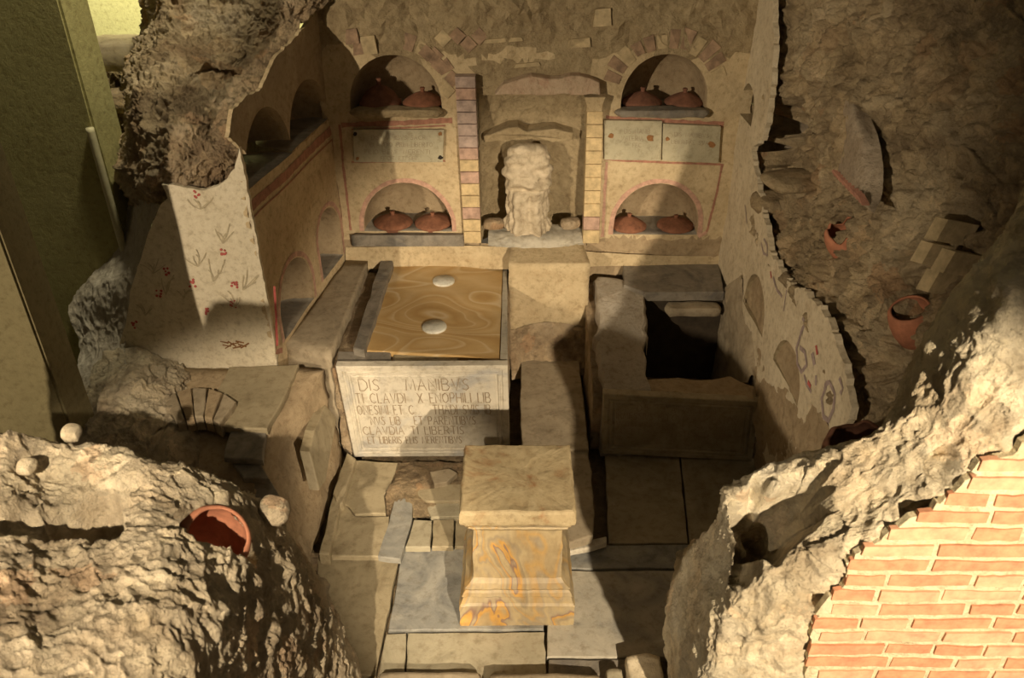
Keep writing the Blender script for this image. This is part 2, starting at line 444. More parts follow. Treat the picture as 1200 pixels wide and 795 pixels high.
# ---------------------------------------------------------------- letters cut as thin strokes
G = {'A': [[(0, 0), (.5, 1), (1, 0)], [(.2, .38), (.8, .38)]], 'B': [[(0, 0), (0, 1), (.6, 1), (.8, .78), (.6, .54), (0, .54)], [(.6, .54), (.9, .28), (.65, 0), (0, 0)]],
 'C': [[(1, .85), (.6, 1), (.2, .85), (0, .5), (.2, .15), (.6, 0), (1, .15)]], 'D': [[(0, 0), (0, 1), (.55, 1), (.95, .7), (.95, .3), (.55, 0), (0, 0)]],
 'E': [[(.7, 1), (0, 1), (0, 0), (.7, 0)], [(0, .5), (.55, .5)]], 'F': [[(.7, 1), (0, 1), (0, 0)], [(0, .5), (.55, .5)]], 'H': [[(0, 0), (0, 1)], [(.85, 0), (.85, 1)], [(0, .5), (.85, .5)]],
 'I': [[(0, 0), (0, 1)]], 'L': [[(0, 1), (0, 0), (.65, 0)]], 'M': [[(0, 0), (.15, 1), (.55, .1), (.95, 1), (1.1, 0)]], 'N': [[(0, 0), (0, 1), (.9, 0), (.9, 1)]],
 'O': [[(.5, 1), (.1, .8), (0, .5), (.1, .2), (.5, 0), (.9, .2), (1, .5), (.9, .8), (.5, 1)]], 'P': [[(0, 0), (0, 1), (.6, 1), (.8, .75), (.6, .48), (0, .48)]],
 'Q': [[(.5, 1), (.1, .8), (0, .5), (.1, .2), (.5, 0), (.9, .2), (1, .5), (.9, .8), (.5, 1)], [(.5, .1), (1.1, -.2)]], 'R': [[(0, 0), (0, 1), (.6, 1), (.8, .75), (.6, .5), (0, .5)], [(.4, .5), (.9, 0)]],
 'S': [[(.75, .88), (.4, 1), (.08, .8), (.2, .58), (.6, .42), (.72, .2), (.4, 0), (0, .12)]], 'T': [[(0, 1), (.9, 1)], [(.45, 1), (.45, 0)]], 'V': [[(0, 1), (.45, 0), (.9, 1)]], 'X': [[(0, 0), (.85, 1)], [(0, 1), (.85, 0)]], '.': [[(.1, .45), (.1, .55)]]}
GW = {c: max(p[0] for s in v for p in s) for c, v in G.items()}
def text(bm, pl, s, x0, x1, zb, h, wd, dfn=lambda a, b: 0, off=.0012):
    widths = [(GW[c] * .72 if c in G else .45) for c in s]; gap = .24
    tot = sum(widths) + gap * (len(s) - 1); k = (x1 - x0) / tot; x = x0
    for c, w in zip(s, widths):
        if c in G:
            for st in G[c]:
                strip(bm, pl, dfn, [(x + p[0] * .72 * k, zb + p[1] * h) for p in st], wd, 0, off, .1, .05)
                a = st[0]
        x += (w + gap) * k
# ================================================================ SETTING
YB = 4.74
# floor bed
g = []
for j in range(7):
    g.append([Vector((x, 1.2 + j * .62, -.045)) for x in (-2.6, -1.6, -.8, 0, .8, 1.6, 2.4)])
patch('floor', g, 150, 120, .03, 3, 'dirt', label='earth and mortar bed under the marble paving')
# back wall
PB = Plane((-1.12, YB, 0), (1.4, YB, 0))
def dB(x, z):
    p = PB.w(x, z); r = 1 if z < 1.9 else 1 + (z - 1.9) * 12
    k = fr(p, 2.5, 3) * .012
    if z > 1.86: k += rub(p, 4.2) * min(.07, (z - 1.86) * .25)
    if z < .82: k += fr(p, 9, 4) * .01
    return k
def archpx(pl, bl, br, top, hmin=0):
    a = pl.px(*bl); b = pl.px(*br); t = pl.px(*top); z0 = (a[1] + b[1]) / 2
    return arch((a[0] + b[0]) / 2, abs(b[0] - a[0]), z0, t[1] - z0)
nb = [archpx(PB, (427, 271), (530, 271), (478, 214)), archpx(PB, (411, 131), (518, 131), (466, 64)),
      archpx(PB, (718, 275), (817, 275), (768, 215)), archpx(PB, (727, 131), (827, 131), (777, 63))]
aed = [PB.px(u, v) for u, v in ((562, 285), (562, 112), (690, 112), (690, 285))]
aedh = densify([aed[0], aed[1], aed[2], aed[3]], .06)
topz = 2.75
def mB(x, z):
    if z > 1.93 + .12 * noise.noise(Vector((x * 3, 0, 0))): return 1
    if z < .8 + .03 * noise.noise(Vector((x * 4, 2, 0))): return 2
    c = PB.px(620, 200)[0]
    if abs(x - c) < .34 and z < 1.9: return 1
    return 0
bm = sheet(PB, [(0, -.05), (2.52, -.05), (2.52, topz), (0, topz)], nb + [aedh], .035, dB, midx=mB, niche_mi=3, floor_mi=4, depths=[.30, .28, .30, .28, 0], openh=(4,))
for k, w, mi in ((0, .028, 6), (2, .03, 6)):   # painted rings round the lower niches
    a = [p for p in nb[k]][:-7]; cx = (min(p[0] for p in a) + max(p[0] for p in a)) / 2; z0 = a[0][1]
    strip(bm, PB, dB, [(cx + (p[0] - cx) * 1.05, z0 + (p[1] - z0) * 1.05) for p in a], w, mi)
def bl(pts, w, mi): strip(bm, PB, dB, [PB.px(*p) for p in pts], w, mi, jit=.3)
bl([(398, 146), (402, 190), (411, 270)], .015, 5); bl([(400, 147), (530, 141)], .03, 5); bl([(412, 190), (522, 188)], .012, 5); bl([(412, 152), (522, 147)], .010, 5)
bl([(710, 138), (848, 146)], .03, 5); bl([(708, 187), (848, 193)], .014, 5); bl([(711, 190), (706, 278)], .018, 6); bl([(846, 194), (838, 235), (828, 272)], .014, 5); bl([(564, 292), (690, 296)], .02, 6)
bl([(818, 277), (828, 272)], .02, 6)
# brick voussoirs over the upper niches, inside the wall mesh
for k, (a0, a1, n, r1, r2) in ((1, (15, 80, 5, 1.12, 1.5)), (3, (20, 165, 12, 1.12, 1.55))):
    a = nb[k]; cx = (min(p[0] for p in a) + max(p[0] for p in a)) / 2; rr = (max(p[0] for p in a) - min(p[0] for p in a)) / 2; z0 = max(p[1] for p in a) - rr
    for i in range(n):
        t0 = math.radians(a0 + (a1 - a0) * (i + .08) / n); t1 = math.radians(a0 + (a1 - a0) * (i + .86) / n)
        q1 = r1 + random.uniform(0, .05); q2 = r2 + random.uniform(-.12, .1)
        plate(bm, PB, dB, [(cx + rr * q1 * math.cos(t0), z0 + rr * q1 * math.sin(t0)), (cx + rr * q2 * math.cos(t0), z0 + rr * q2 * math.sin(t0)), (cx + rr * q2 * math.cos(t1), z0 + rr * q2 * math.sin(t1)), (cx + rr * q1 * math.cos(t1), z0 + rr * q1 * math.sin(t1))], .006, 7 if i % 3 else 8)
for (u, v) in ((500, 62), (514, 76), (530, 92), (536, 42), (562, 42), (524, 106), (519, 45), (549, 52)):   # diamond facing blocks
    c = PB.px(u, v); r = .048
    plate(bm, PB, dB, [(c[0] + r, c[1]), (c[0], c[1] + r), (c[0] - r, c[1]), (c[0], c[1] - r)], .008, 7 if (u + v) % 3 else 8)
for (u, v, w, h) in ((413, 42, .08, .09), (432, 52, .10, .11), (420, 56, .06, .08), (618, 76, .15, .03), (590, 47, .22, .03), (680, 50, .12, .06), (706, 20, .1, .1)):
    c = PB.px(u, v); plate(bm, PB, dB, [(c[0] - w / 2, c[1] - h / 2), (c[0] + w / 2, c[1] - h / 2 + .01), (c[0] + w / 2 - .01, c[1] + h / 2), (c[0] - w / 2 + .01, c[1] + h / 2 - .01)], .012, 7 if w < .1 else 8)
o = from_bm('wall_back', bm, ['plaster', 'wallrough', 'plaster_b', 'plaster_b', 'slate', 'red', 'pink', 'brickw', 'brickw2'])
struct(o, 'painted plaster back wall with four arched urn niches')
# back wall fill strips to the sides of the corner
# left wall
PL = Plane((-1.258, 3.6, 0), (-1.075, YB + .03, 0))
def dL(x, z):
    p = PL.w(x, z); return fr(p, 2.2, 3) * .01
LN = [archpx(PL, (333, 398), (367, 352), (347, 297)), archpx(PL, (376, 322), (405, 288), (388, 237)),
      archpx(PL, (282, 258), (336, 198), (304, 128)), archpx(PL, (342, 190), (385, 148), (352, 88))]
def clampz(poly):
    return poly
def base_arch(pl, bl, br, zb, top):
    a = pl.px(*bl)[0]; b = pl.px(*br)[0]; zt = pl.px(*top)[1]
    return arch((a + b) / 2, abs(b - a), zb, zt - zb)
LN = [base_arch(PL, (332, 390), (369, 345), .66, (350, 297)), base_arch(PL, (377, 312), (401, 290), .70, (390, 237)),
      base_arch(PL, (294, 235), (343, 190), 1.56, (305, 128)), base_arch(PL, (342, 190), (388, 150), 1.57, (360, 92))]
# keep the arches apart
S_ = PL.len
LO = [(0, .3), (S_, .3), (S_, 2.6), PL.px(372, 10), PL.px(345, 45), PL.px(322, 66), PL.px(306, 105), PL.px(290, 112), PL.px(272, 128), PL.px(268, 160)]
lz = PL.px(290, 182)
LO += [(max(.0, lz[0]), lz[1]), (0, 1.62)]
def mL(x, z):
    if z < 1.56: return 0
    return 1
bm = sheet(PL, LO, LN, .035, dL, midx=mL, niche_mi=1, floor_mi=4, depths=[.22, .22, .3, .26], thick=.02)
for k in (0, 1):
    a = LN[k][:-7]; cx = (min(p[0] for p in a) + max(p[0] for p in a)) / 2; z0 = a[0][1]
    strip(bm, PL, dL, [(cx + (p[0] - cx) * 1.1, z0 + (p[1] - z0) * 1.06) for p in a], .028, 3)
strip(bm, PL, dL, [(0.0, 1.475), (S_, 1.5)], .05, 2); strip(bm, PL, dL, [(0.0, 1.42), (S_, 1.445)], .01, 2)
strip(bm, PL, dL, [(.015, 1.4), (.015, .66), (.08, .63)], .03, 2); strip(bm, PL, dL, [(S_ - .02, 1.45), (S_ - .02, .8)], .025, 2)
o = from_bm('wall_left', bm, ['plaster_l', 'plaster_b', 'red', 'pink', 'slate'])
struct(o, 'left plaster wall with arched niches and red painted bands')
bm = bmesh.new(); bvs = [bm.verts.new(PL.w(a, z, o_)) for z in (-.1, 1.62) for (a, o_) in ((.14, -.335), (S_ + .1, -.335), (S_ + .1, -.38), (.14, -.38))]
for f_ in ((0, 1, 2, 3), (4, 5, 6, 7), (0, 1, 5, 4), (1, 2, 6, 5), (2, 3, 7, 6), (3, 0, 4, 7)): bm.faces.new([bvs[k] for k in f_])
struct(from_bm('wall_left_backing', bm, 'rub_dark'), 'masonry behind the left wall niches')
# painted end wall, left, facing the viewer
PE = Plane((-2.6, 3.6, 0), (-1.2, 3.6, 0))
def dE(x, z): return fr(PE.w(x, z), 2, 3) * .012
oe_ = [(327, 440), (240, 440), (150, 440), (140, 402), (147, 380), (150, 365), (153, 340), (160, 318), (166, 300), (171, 280), (182, 252), (186, 243), (196, 232), (190, 216), (214, 219), (240, 224), (262, 214), (275, 198), (284, 174), (294, 190), (300, 235), (308, 290), (317, 350)]
OE = [PE.px(*p) for p in oe_]
def mE(x, z): return 0
OE = [(min(a, PE.px(327, 425)[0] + .0) , b) for a, b in OE]
bm = sheet(PE, OE, [], .035, dE, thick=.03, midx=mE, jit=.003)
def curve2(p0, p1, p2, n=8):
    return [tuple((Vector(p0) * (1 - t) ** 2 + Vector(p1) * 2 * t * (1 - t) + Vector(p2) * t * t)) for t in [i / n for i in range(n + 1)]]
rnd = random.Random(3)
for (cx, cy, s) in ((262, 285, 1), (250, 330, 1.2), (285, 340, 1), (275, 360, .9), (235, 245, .8), (180, 320, .9), (195, 345, 1), (170, 370, .9), (215, 350, .8), (232, 312, .8)):
    for k in range(5):
        a = rnd.uniform(-2.6, -.5); L = rnd.uniform(12, 26) * s
        e = (cx + L * math.cos(a), cy + L * math.sin(a)); mid = ((cx + e[0]) / 2 + rnd.uniform(-6, 6), (cy + e[1]) / 2 + rnd.uniform(-4, 4))
        strip(bm, PE, dE, [PE.px(*p) for p in curve2((cx, cy), mid, e)], .005, 1, jit=.3)
for (cx, cy) in ((226, 332), (275, 334), (273, 357), (242, 366), (196, 318), (187, 344), (158, 380), (262, 296), (230, 228)):
    for k in range(7):
        c = PE.px(cx + rnd.uniform(-3.5, 3.5), cy + rnd.uniform(-4.5, 4.5)); r = rnd.uniform(.005, .008)
        plate(bm, PE, dE, [(c[0] + r * math.cos(t), c[1] + r * math.sin(t)) for t in (0, 1.2, 2.4, 3.7, 5)], .003, 2)
for k in range(9):   # rusty brush marks low on the wall
    strip(bm, PE, dE, [PE.px(258 + k * 3, 400 + (k % 3) * 4), PE.px(268 + k * 3, 402 + (k % 2) * 4)], .008, 3, jit=.5)
strip(bm, PE, dE, [PE.px(322, 335), PE.px(325, 405)], .012, 2)
M['plaster_e'] = m_plaster('plaster_end', (.74, .67, .52), (.82, .75, .60), (.5, .38, .24), .35, .35)
o = from_bm('wall_end_left', bm, ['plaster_e', 'sprig', 'flower', 'rust']); struct(o, 'end wall plaster painted with red flowers and sprigs')
# right wall plaster
PR = Plane((1.345, YB + .03, 0), (1.33, 2.2, 0))
def dR(x, z): return fr(PR.w(x, z), 2.2, 3) * .014
RN = [base_arch(PR, (866, 385), (887, 420), .70, (876, 300)), base_arch(PR, (903, 440), (936, 470), .72, (915, 380)), base_arch(PR, (866, 140), (882, 140), 1.60, (874, 92))]
ro = [(906, -30), (905, 60), (904, 100), (898, 135), (892, 160), (880, 178), (884, 205), (890, 228), (897, 262), (905, 300), (925, 335), (945, 343), (962, 358), (975, 385), (984, 415), (992, 450), (998, 480), (990, 505), (978, 508), (962, 484), (948, 470)]
RO = [(0, .2), (0, 2.9)] + [PR.px(*p) for p in ro] + [(PR.px(948, 470)[0], .2)]
def mR(x, z): return 0
bm = sheet(PR, RO, RN, .035, dR, thick=.03, jit=.012, midx=mR, niche_mi=1, floor_mi=1, depths=[.22, .22, .2])
def sq(pts, w=.018, mi=2): strip(bm, PR, dR, [PR.px(*p) for p in pts], w, mi, jit=.3)
sq([(943, 372), (946, 380), (940, 392), (934, 408), (935, 426), (940, 436), (946, 428), (944, 412), (938, 408)], .022)
sq([(968, 450), (963, 468), (966, 488), (972, 493), (977, 480), (978, 462), (972, 448), (968, 450)], .022); sq([(983, 443), (987, 455), (984, 462)], .018); sq([(956, 440), (956, 452)], .018)
sq([(943, 440), (946, 452), (951, 460)], .016); sq([(953, 414), (955, 428)], .035); sq([(958, 405), (959, 416)], .022, 3); sq([(947, 448), (950, 454)], .022, 3)
sq([(893, 285), (896, 297), (900, 300), (900, 288), (896, 280)], .014); sq([(906, 325), (912, 340), (918, 348)], .014); sq([(903, 318), (904, 326)], .014, 3); sq([(922, 340), (920, 365)], .01); sq([(872, 240), (874, 262)], .012)
o = from_bm('wall_right', bm, ['plaster_w', 'wallrough', 'purple', 'flower']); struct(o, 'right wall plaster with faded purple painted scrolls and niches')

# ---- rubble masses
P = lambda l, **k: [V(a[0], a[1], **({k2: a[2] for k2 in k})) for a in l]
def Z(l): return [V(a, b, z=c) for a, b, c in l]
def Y(l): return [V(a, b, y=c) for a, b, c in l]
def X(l): return [V(a, b, x=c) for a, b, c in l]
# front left wall stump
r1 = Z([(-330, 480, 1.6), (-90, 505, 1.5), (0, 512, 1.46), (60, 522, 1.44), (120, 522, 1.42), (180, 538, 1.42), (240, 552, 1.36), (300, 585, 1.22), (345, 635, 1.0), (378, 685, .75), (402, 742, .5), (422, 800, .2), (424, 835, .0)])
r0 = [p + Vector((-.05, .28, -.75)) for p in r1[:7]] + [p + Vector((-.12, .35, -.5)) for p in r1[7:]]
r2 = Z([(-350, 560, 1.6), (-90, 560, 1.52), (0, 563, 1.5), (60, 572, 1.42), (120, 575, 1.44), (180, 590, 1.48), (240, 610, 1.42), (290, 640, 1.33), (328, 690, 1.1), (355, 735, .88), (378, 785, .6), (395, 840, .3), (400, 880, .0)])
r3 = Z([(-370, 640, 1.6), (-100, 640, 1.55), (0, 640, 1.55), (60, 645, 1.5), (120, 650, 1.52), (180, 660, 1.54), (230, 685, 1.48), (270, 722, 1.36), (303, 762, 1.16), (330, 805, .92), (352, 850, .6), (368, 900, .3), (372, 940, .0)])
r4 = Z([(-400, 740, 1.6), (-120, 740, 1.6), (0, 735, 1.6), (60, 740, 1.58), (120, 745, 1.58), (175, 755, 1.56), (220, 778, 1.48), (250, 805, 1.34), (278, 845, 1.12), (300, 890, .85), (320, 940, .55), (335, 990, .25), (338, 1040, .0)])
r5 = Z([(-450, 900, 1.6), (-160, 900, 1.6), (0, 900, 1.6), (60, 900, 1.6), (110, 905, 1.58), (150, 915, 1.54), (185, 935, 1.44), (210, 960, 1.28), (235, 1000, 1.05), (255, 1050, .75), (275, 1100, .45), (290, 1150, .2), (295, 1180, .0)])
PC = V(250, 614, z=1.42)
dl = [(V(100, 608, z=1.45), .135, Vector((.0, -.03, -.26))), (V(25, 610, z=1.5), .1, Vector((0, 0, -.06)))]
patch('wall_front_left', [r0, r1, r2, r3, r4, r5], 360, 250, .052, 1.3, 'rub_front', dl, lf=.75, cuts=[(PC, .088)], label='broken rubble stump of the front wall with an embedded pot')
# front right wall stump
q1 = Z([(785, 850, 0), (784, 790, .15), (783, 700, .5), (800, 655, .7), (838, 612, 1.0), (850, 574, 1.22), (905, 545, 1.32), (955, 530, 1.4), (1012, 512, 1.55), (1050, 470, 1.66), (1088, 388, 1.85), (1140, 312, 2.02), (1200, 240, 2.2), (1290, 150, 2.3)])
q1.append(q1[-1] + Vector((.9, -.05, .15)))
q0 = [p + Vector((.15, .35, -.25)) for p in q1[:4]] + [p + Vector((.12, .25, -.5)) for p in q1[4:]]
def YY(l, ys): return [V(a, b, y=c) for (a, b), c in zip(l, ys)]
q2 = YY([(822, 860), (822, 790), (832, 725), (850, 685), (864, 650), (872, 602), (925, 585), (980, 560), (1035, 535), (1085, 495), (1130, 410), (1175, 340), (1235, 280), (1320, 200)], [1.62, 1.64, 1.68, 1.72, 1.76, 1.8, 1.77, 1.73, 1.70, 1.68, 1.68, 1.68, 1.72, 1.75])
q3 = YY([(860, 870), (862, 795), (874, 735), (898, 690), (920, 655), (945, 635), (985, 612), (1030, 580), (1075, 550), (1120, 510), (1165, 440), (1205, 390), (1265, 340), (1340, 270)], [1.58, 1.58, 1.6, 1.61, 1.63, 1.64, 1.64, 1.65, 1.64, 1.63, 1.62, 1.63, 1.65, 1.7])
q4 = Y([(935, 880, 1.57), (942, 795, 1.57), (950, 740, 1.57), (972, 705, 1.57), (985, 670, 1.57), (1008, 645, 1.57), (1050, 625, 1.57), (1090, 600, 1.57), (1120, 570, 1.57), (1160, 535, 1.57), (1210, 500, 1.57), (1250, 470, 1.57), (1290, 430, 1.57), (1360, 350, 1.57)])
for q_ in (q2, q3, q4): q_.append(q_[-1] + Vector((.9, -.02, .12)))
q5 = [p + Vector((.25, .06, -.1)) for p in q4]
dr = [(V(945, 592, y=1.74), .10, Vector((.0, .12, -.24))), (V(900, 612, y=1.74), .12, Vector((.0, .12, -.26))), (V(862, 645, y=1.72), .10, Vector((.0, .14, -.2))), (V(1075, 598, y=1.6), .07, Vector((.0, .06, -.05))), (V(968, 688, y=1.6), .05, Vector((0, .05, -.03))), (V(1110, 545, y=1.62), .06, Vector((0, .06, -.03)))]
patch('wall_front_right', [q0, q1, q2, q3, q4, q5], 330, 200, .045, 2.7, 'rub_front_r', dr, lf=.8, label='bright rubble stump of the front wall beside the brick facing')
# brick facing
PF = Plane((.3, 1.55, 0), (2.9, 1.55, 0))
def dF(x, z): return fr(PF.w(x, z), 5, 3) * .006
fo = [(1560, 380), (1300, 420), (1215, 500), (1195, 530), (1165, 535), (1150, 545), (1130, 575), (1105, 590), (1080, 605), (1055, 618), (1040, 628), (1000, 650), (988, 690), (960, 712), (952, 740), (945, 800), (940, 900), (1560, 900)]
bm = sheet(PF, [PF.px(*p) for p in fo], [], .03, dF, thick=.02, jit=.012)
poly = [PF.px(*p) for p in fo]; zr = PF.px(1000, 545)[1]
hc = .0595; k = 0; z = zr
while z > .5:
    x = .1 + (.07 if k % 2 else 0) + random.uniform(-.04, .04)
    while x < 2.5:
        w = random.choice((.13, .18, .22, .26)) * random.uniform(.9, 1.1); h = random.uniform(.035, .042)
        x_ = x
        while w > .06 and not inside((x + .01, z), poly) and inside((x + w * .8, z), poly): x += .012; w -= .012
        mg = [(x + w * .2, z), (x + w * .6, z)]
        if all(inside(q, poly) for q in mg) and random.random() > .03:
            pts = []
            nseg = 6
            for t in range(nseg + 1): pts.append((x + w * t / nseg + random.uniform(-.002, .002), z - h / 2 + random.uniform(-.003, .002)))
            for t in range(nseg, -1, -1): pts.append((x + w * t / nseg + random.uniform(-.002, .002), z + h / 2 + random.uniform(-.002, .003)))
            plate(bm, PF, dF, pts, random.uniform(.003, .008), 1 if random.random() > .35 else 2)
        x += w + random.uniform(.01, .02)
    z -= hc; k += 1
o = from_bm('wall_front_brick', bm, ['mortar', 'brick', 'brick_b']); struct(o, 'sunlit looking brick facing of the front wall at lower right')
# right wall broken core
w = []
w.append(X([(903, -90, 1.38), (950, -90, 1.5), (1010, -90, 1.6), (1080, -90, 1.7), (1150, -90, 1.8), (1230, -90, 1.95), (1330, -90, 2.1)]))
w.append(X([(902, 0, 1.38), (945, 0, 1.47), (1010, 0, 1.6), (1080, 0, 1.68), (1150, 0, 1.78), (1230, 0, 1.9), (1330, 0, 2.05)]))
w.append(X([(898, 90, 1.38), (940, 85, 1.46), (1000, 85, 1.55), (1080, 85, 1.65), (1150, 85, 1.75), (1230, 85, 1.88), (1330, 85, 2.0)]))
w.append(X([(886, 170, 1.38), (930, 165, 1.52), (985, 165, 1.52), (1050, 165, 1.6), (1130, 170, 1.7), (1210, 170, 1.82), (1310, 170, 1.95)]))
w.append(X([(884, 230, 1.38), (925, 230, 1.48), (975, 235, 1.52), (1040, 245, 1.55), (1110, 250, 1.62), (1180, 255, 1.72), (1270, 255, 1.85)]))
w.append(X([(896, 300, 1.37), (930, 310, 1.43), (975, 315, 1.46), (1030, 325, 1.5), (1080, 330, 1.6), (1140, 335, 1.66), (1220, 335, 1.75)]))
w.append(X([(935, 352, 1.37), (965, 365, 1.40), (1000, 385, 1.42), (1040, 400, 1.5), (1080, 410, 1.58), (1130, 420, 1.65), (1200, 430, 1.7)]))
w.append(X([(975, 440, 1.37), (995, 450, 1.39), (1015, 460, 1.44), (1045, 470, 1.5), (1080, 480, 1.56), (1130, 490, 1.62), (1200, 500, 1.7)]))
w.append(X([(980, 560, 1.37), (1000, 570, 1.38), (1020, 580, 1.4), (1050, 590, 1.45), (1090, 600, 1.5), (1140, 610, 1.6), (1200, 620, 1.7)]))
dw = [(V(925, 158, x=1.5), .22, Vector((.34, 0, -.02))), (V(1058, 335, x=1.52), .13, Vector((.12, .05, 0))), (V(1035, 420, x=1.48), .13, Vector((.12, 0, 0))), (V(1130, 250, x=1.65), .09, Vector((.1, 0, 0))), (V(990, 262, x=1.5), .09, Vector((.1, 0, 0)))]
w = [r + [r[-1] + (r[-1] - r[-2]) * 1.6 + Vector((.25, 0, 0))] for r in w]
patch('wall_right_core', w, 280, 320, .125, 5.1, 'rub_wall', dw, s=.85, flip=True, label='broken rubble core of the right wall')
# lower part of right wall under the plaster (behind slab end)
w = [X([(850, 300, 1.36), (880, 300, 1.37), (905, 340, 1.37), (935, 400, 1.37)]), X([(856, 420, 1.34), (885, 420, 1.35), (910, 440, 1.35), (960, 480, 1.35)]), X([(885, 500, 1.31), (900, 500, 1.32), (930, 520, 1.33), (985, 540, 1.34)]), X([(880, 560, 1.38), (900, 580, 1.36), (930, 600, 1.34), (985, 640, 1.34)])]
patch('wall_right_base', w, 90, 100, .02, 8.1, 'plaster_b', flip=True, label='worn mortar foot of the right wall')
# plaster lining of the broken right niche
w = [X([(888, 135, 1.46), (925, 117, 1.5), (975, 104, 1.60)]), X([(884, 160, 1.46), (925, 158, 1.66), (980, 150, 1.74)]), X([(880, 186, 1.44), (922, 196, 1.60), (978, 206, 1.66)])]
patch('wall_right_niche', w, 50, 40, .008, 2, 'plaster_g', flip=True, label='granular plaster lining of the broken niche in the right wall')
w = [X([(968, 112, 1.62), (990, 112, 1.5), (1012, 122, 1.56)]), X([(973, 140, 1.62), (998, 148, 1.47), (1028, 158, 1.54)]), X([(974, 170, 1.6), (1000, 180, 1.46), (1035, 192, 1.52)]), X([(973, 194, 1.56), (1002, 206, 1.45), (1035, 220, 1.50)]), X([(990, 215, 1.48), (1008, 228, 1.43), (1031, 236, 1.47)]), X([(1010, 240, 1.43), (1017, 245, 1.42), (1024, 250, 1.41)])]
o = patch('plaster_fragment', w, 60, 80, .008, 2.5, 'plaster_g', flip=True)
for k in range(12):
    bm = bmesh.new()
    f = k / 11; a = V(978 + 36 * f, 203 + 37 * f, x=1.545 - .13 * f) + Vector((-.02, -.01, .01)); e = Vector((-.015, .04, .03)) * .9; t = Vector((.0, -.006, -.007))
    pl4 = [a, a + e, a + e + t, a + t]; vv = [bm.verts.new(q) for q in pl4] + [bm.verts.new(q + Vector((.03, 0, 0))) for q in pl4]
    for f4 in ((0, 1, 2, 3), (0, 1, 5, 4), (1, 2, 6, 5), (2, 3, 7, 6), (3, 0, 4, 7)): bm.faces.new([vv[q] for q in f4])
    from_bm('red_dash', bm, 'red', o)
tag(o, 'curved grey plaster fragment with a row of red dashes hanging by the right niche', 'plaster fragment')
for (c, s, sd, rz, lab) in (((928, 212, 1.42), (.13, .12, .03), 3, .3, 'flat worn stone shelf under the broken right niche'), ((905, 238, 1.42), (.10, .09, .05), 5, .2, 'rounded stone stuck out below the shelf beside the right plaster edge')):
    p = V(c[0], c[1], x=c[2]); o = stone('ledge_stone', p, *s, sd, 'rub_wall', rz); tag(o, lab, 'stone')
bm = bmesh.new()   # four tilted facing bricks of the right core
for (u, v) in ((1087, 297), (1104, 270), (1094, 330), (1112, 307)):
    c = V(u, v, x=1.57); pl = Plane(c, c + Vector((.25, -.97, .0)), (.25, 0.06, .97)); 
    plate(bm, pl, lambda a, b: 0, [(-.03, -.05), (.028, -.035), (.03, .05), (-.028, .038)], .03, 0, -.12)
o = from_bm('wall_right_facing', bm, ['brickw2']); struct(o, 'tilted facing bricks in the right wall core')
# left wall broken top
w = []
W_ = lambda u, v, o=-.015: PL.w(*PL.px(u, v), o)
w.append([V(162, -40, y=5.2), V(178, -40, y=4.7), V(240, -40, y=4.68), V(300, -40, y=4.68), V(350, -40, y=4.7), V(405, -40, y=4.72)])
w.append([V(172, 20, y=5.0), V(182, 8, y=4.62), V(240, 0, y=4.55), V(300, 2, y=4.55), V(345, 2, y=4.62), V(392, -5, y=4.74)])
w.append([V(158, 60, y=4.9), V(170, 55, y=4.42), V(225, 50, y=4.3), V(275, 50, y=4.36), V(320, 42, y=4.5), W_(352, 42)])
w.append([V(146, 105, y=4.6), V(154, 100, y=4.12), V(205, 98, y=3.98), V(245, 98, y=4.05), V(275, 95, y=4.14), W_(308, 104)])
w.append([V(150, 160, y=4.3), V(160, 155, y=3.82), V(200, 155, y=3.7), V(230, 152, y=3.72), V(250, 150, y=3.78), W_(272, 146)])
w.append([V(146, 208, y=4.2), V(158, 205, y=3.68), V(195, 200, y=3.62), V(232, 198, y=3.62), V(258, 190, y=3.62), W_(284, 188)])
w.append([V(165, 250, y=4.2), V(178, 246, y=3.74), V(200, 246, y=3.74), V(235, 240, y=3.74), V(262, 240, y=3.74), V(285, 230, y=3.72)])
patch('wall_left_core', w, 260, 240, .085, 6.4, 'rub_left', s=1.15, lf=.8, dents=[(V(255, 100, y=4.08), .13, Vector((-.02, .07, 0)))], flip=False, label='broken rubble core of the left wall')
# grey cut section of the left end wall
w = [Y([(150, 225, 4.2), (168, 235, 3.85), (188, 240, 3.64)]), Y([(128, 290, 4.1), (152, 300, 3.85), (170, 290, 3.63)]), Y([(88, 345, 4.0), (125, 335, 3.8), (160, 328, 3.62)]), Y([(82, 372, 3.9), (120, 385, 3.75), (150, 380, 3.62)]),
     Y([(95, 410, 3.75), (118, 420, 3.6), (146, 412, 3.55)]), Y([(80, 455, 3.5), (110, 450, 3.4), (150, 440, 3.35)]), Y([(70, 500, 3.3), (95, 495, 3.1), (150, 490, 3.1)])]
patch('wall_end_section', w, 90, 160, .028, 9.2, 'mortar_grey', label='grey cut edge of the left end wall')
# lit rubble in front of the painted end wall and dark hollow below
w = [Y([(110, 425, 3.6), (150, 408, 3.6), (185, 416, 3.6), (214, 424, 3.6), (222, 440, 3.62)]), Y([(100, 455, 3.3), (150, 430, 3.42), (185, 435, 3.42), (214, 440, 3.45), (224, 455, 3.5)]),
     Y([(85, 490, 3.0), (140, 462, 3.15), (185, 462, 3.2), (212, 465, 3.25), (226, 480, 3.3)]), Y([(80, 530, 2.75), (130, 520, 2.8), (180, 520, 2.85), (215, 515, 2.95), (235, 520, 3.05)]), Y([(80, 600, 2.5), (130, 600, 2.5), (190, 600, 2.5), (230, 600, 2.6), (262, 600, 2.75)])]
patch('wall_end_rubble', w, 150, 140, .06, 11.3, 'rub_front', [(V(215, 530, y=2.95), .16, Vector((0, .25, -.05)))], label='rubble at the foot of the painted end wall')
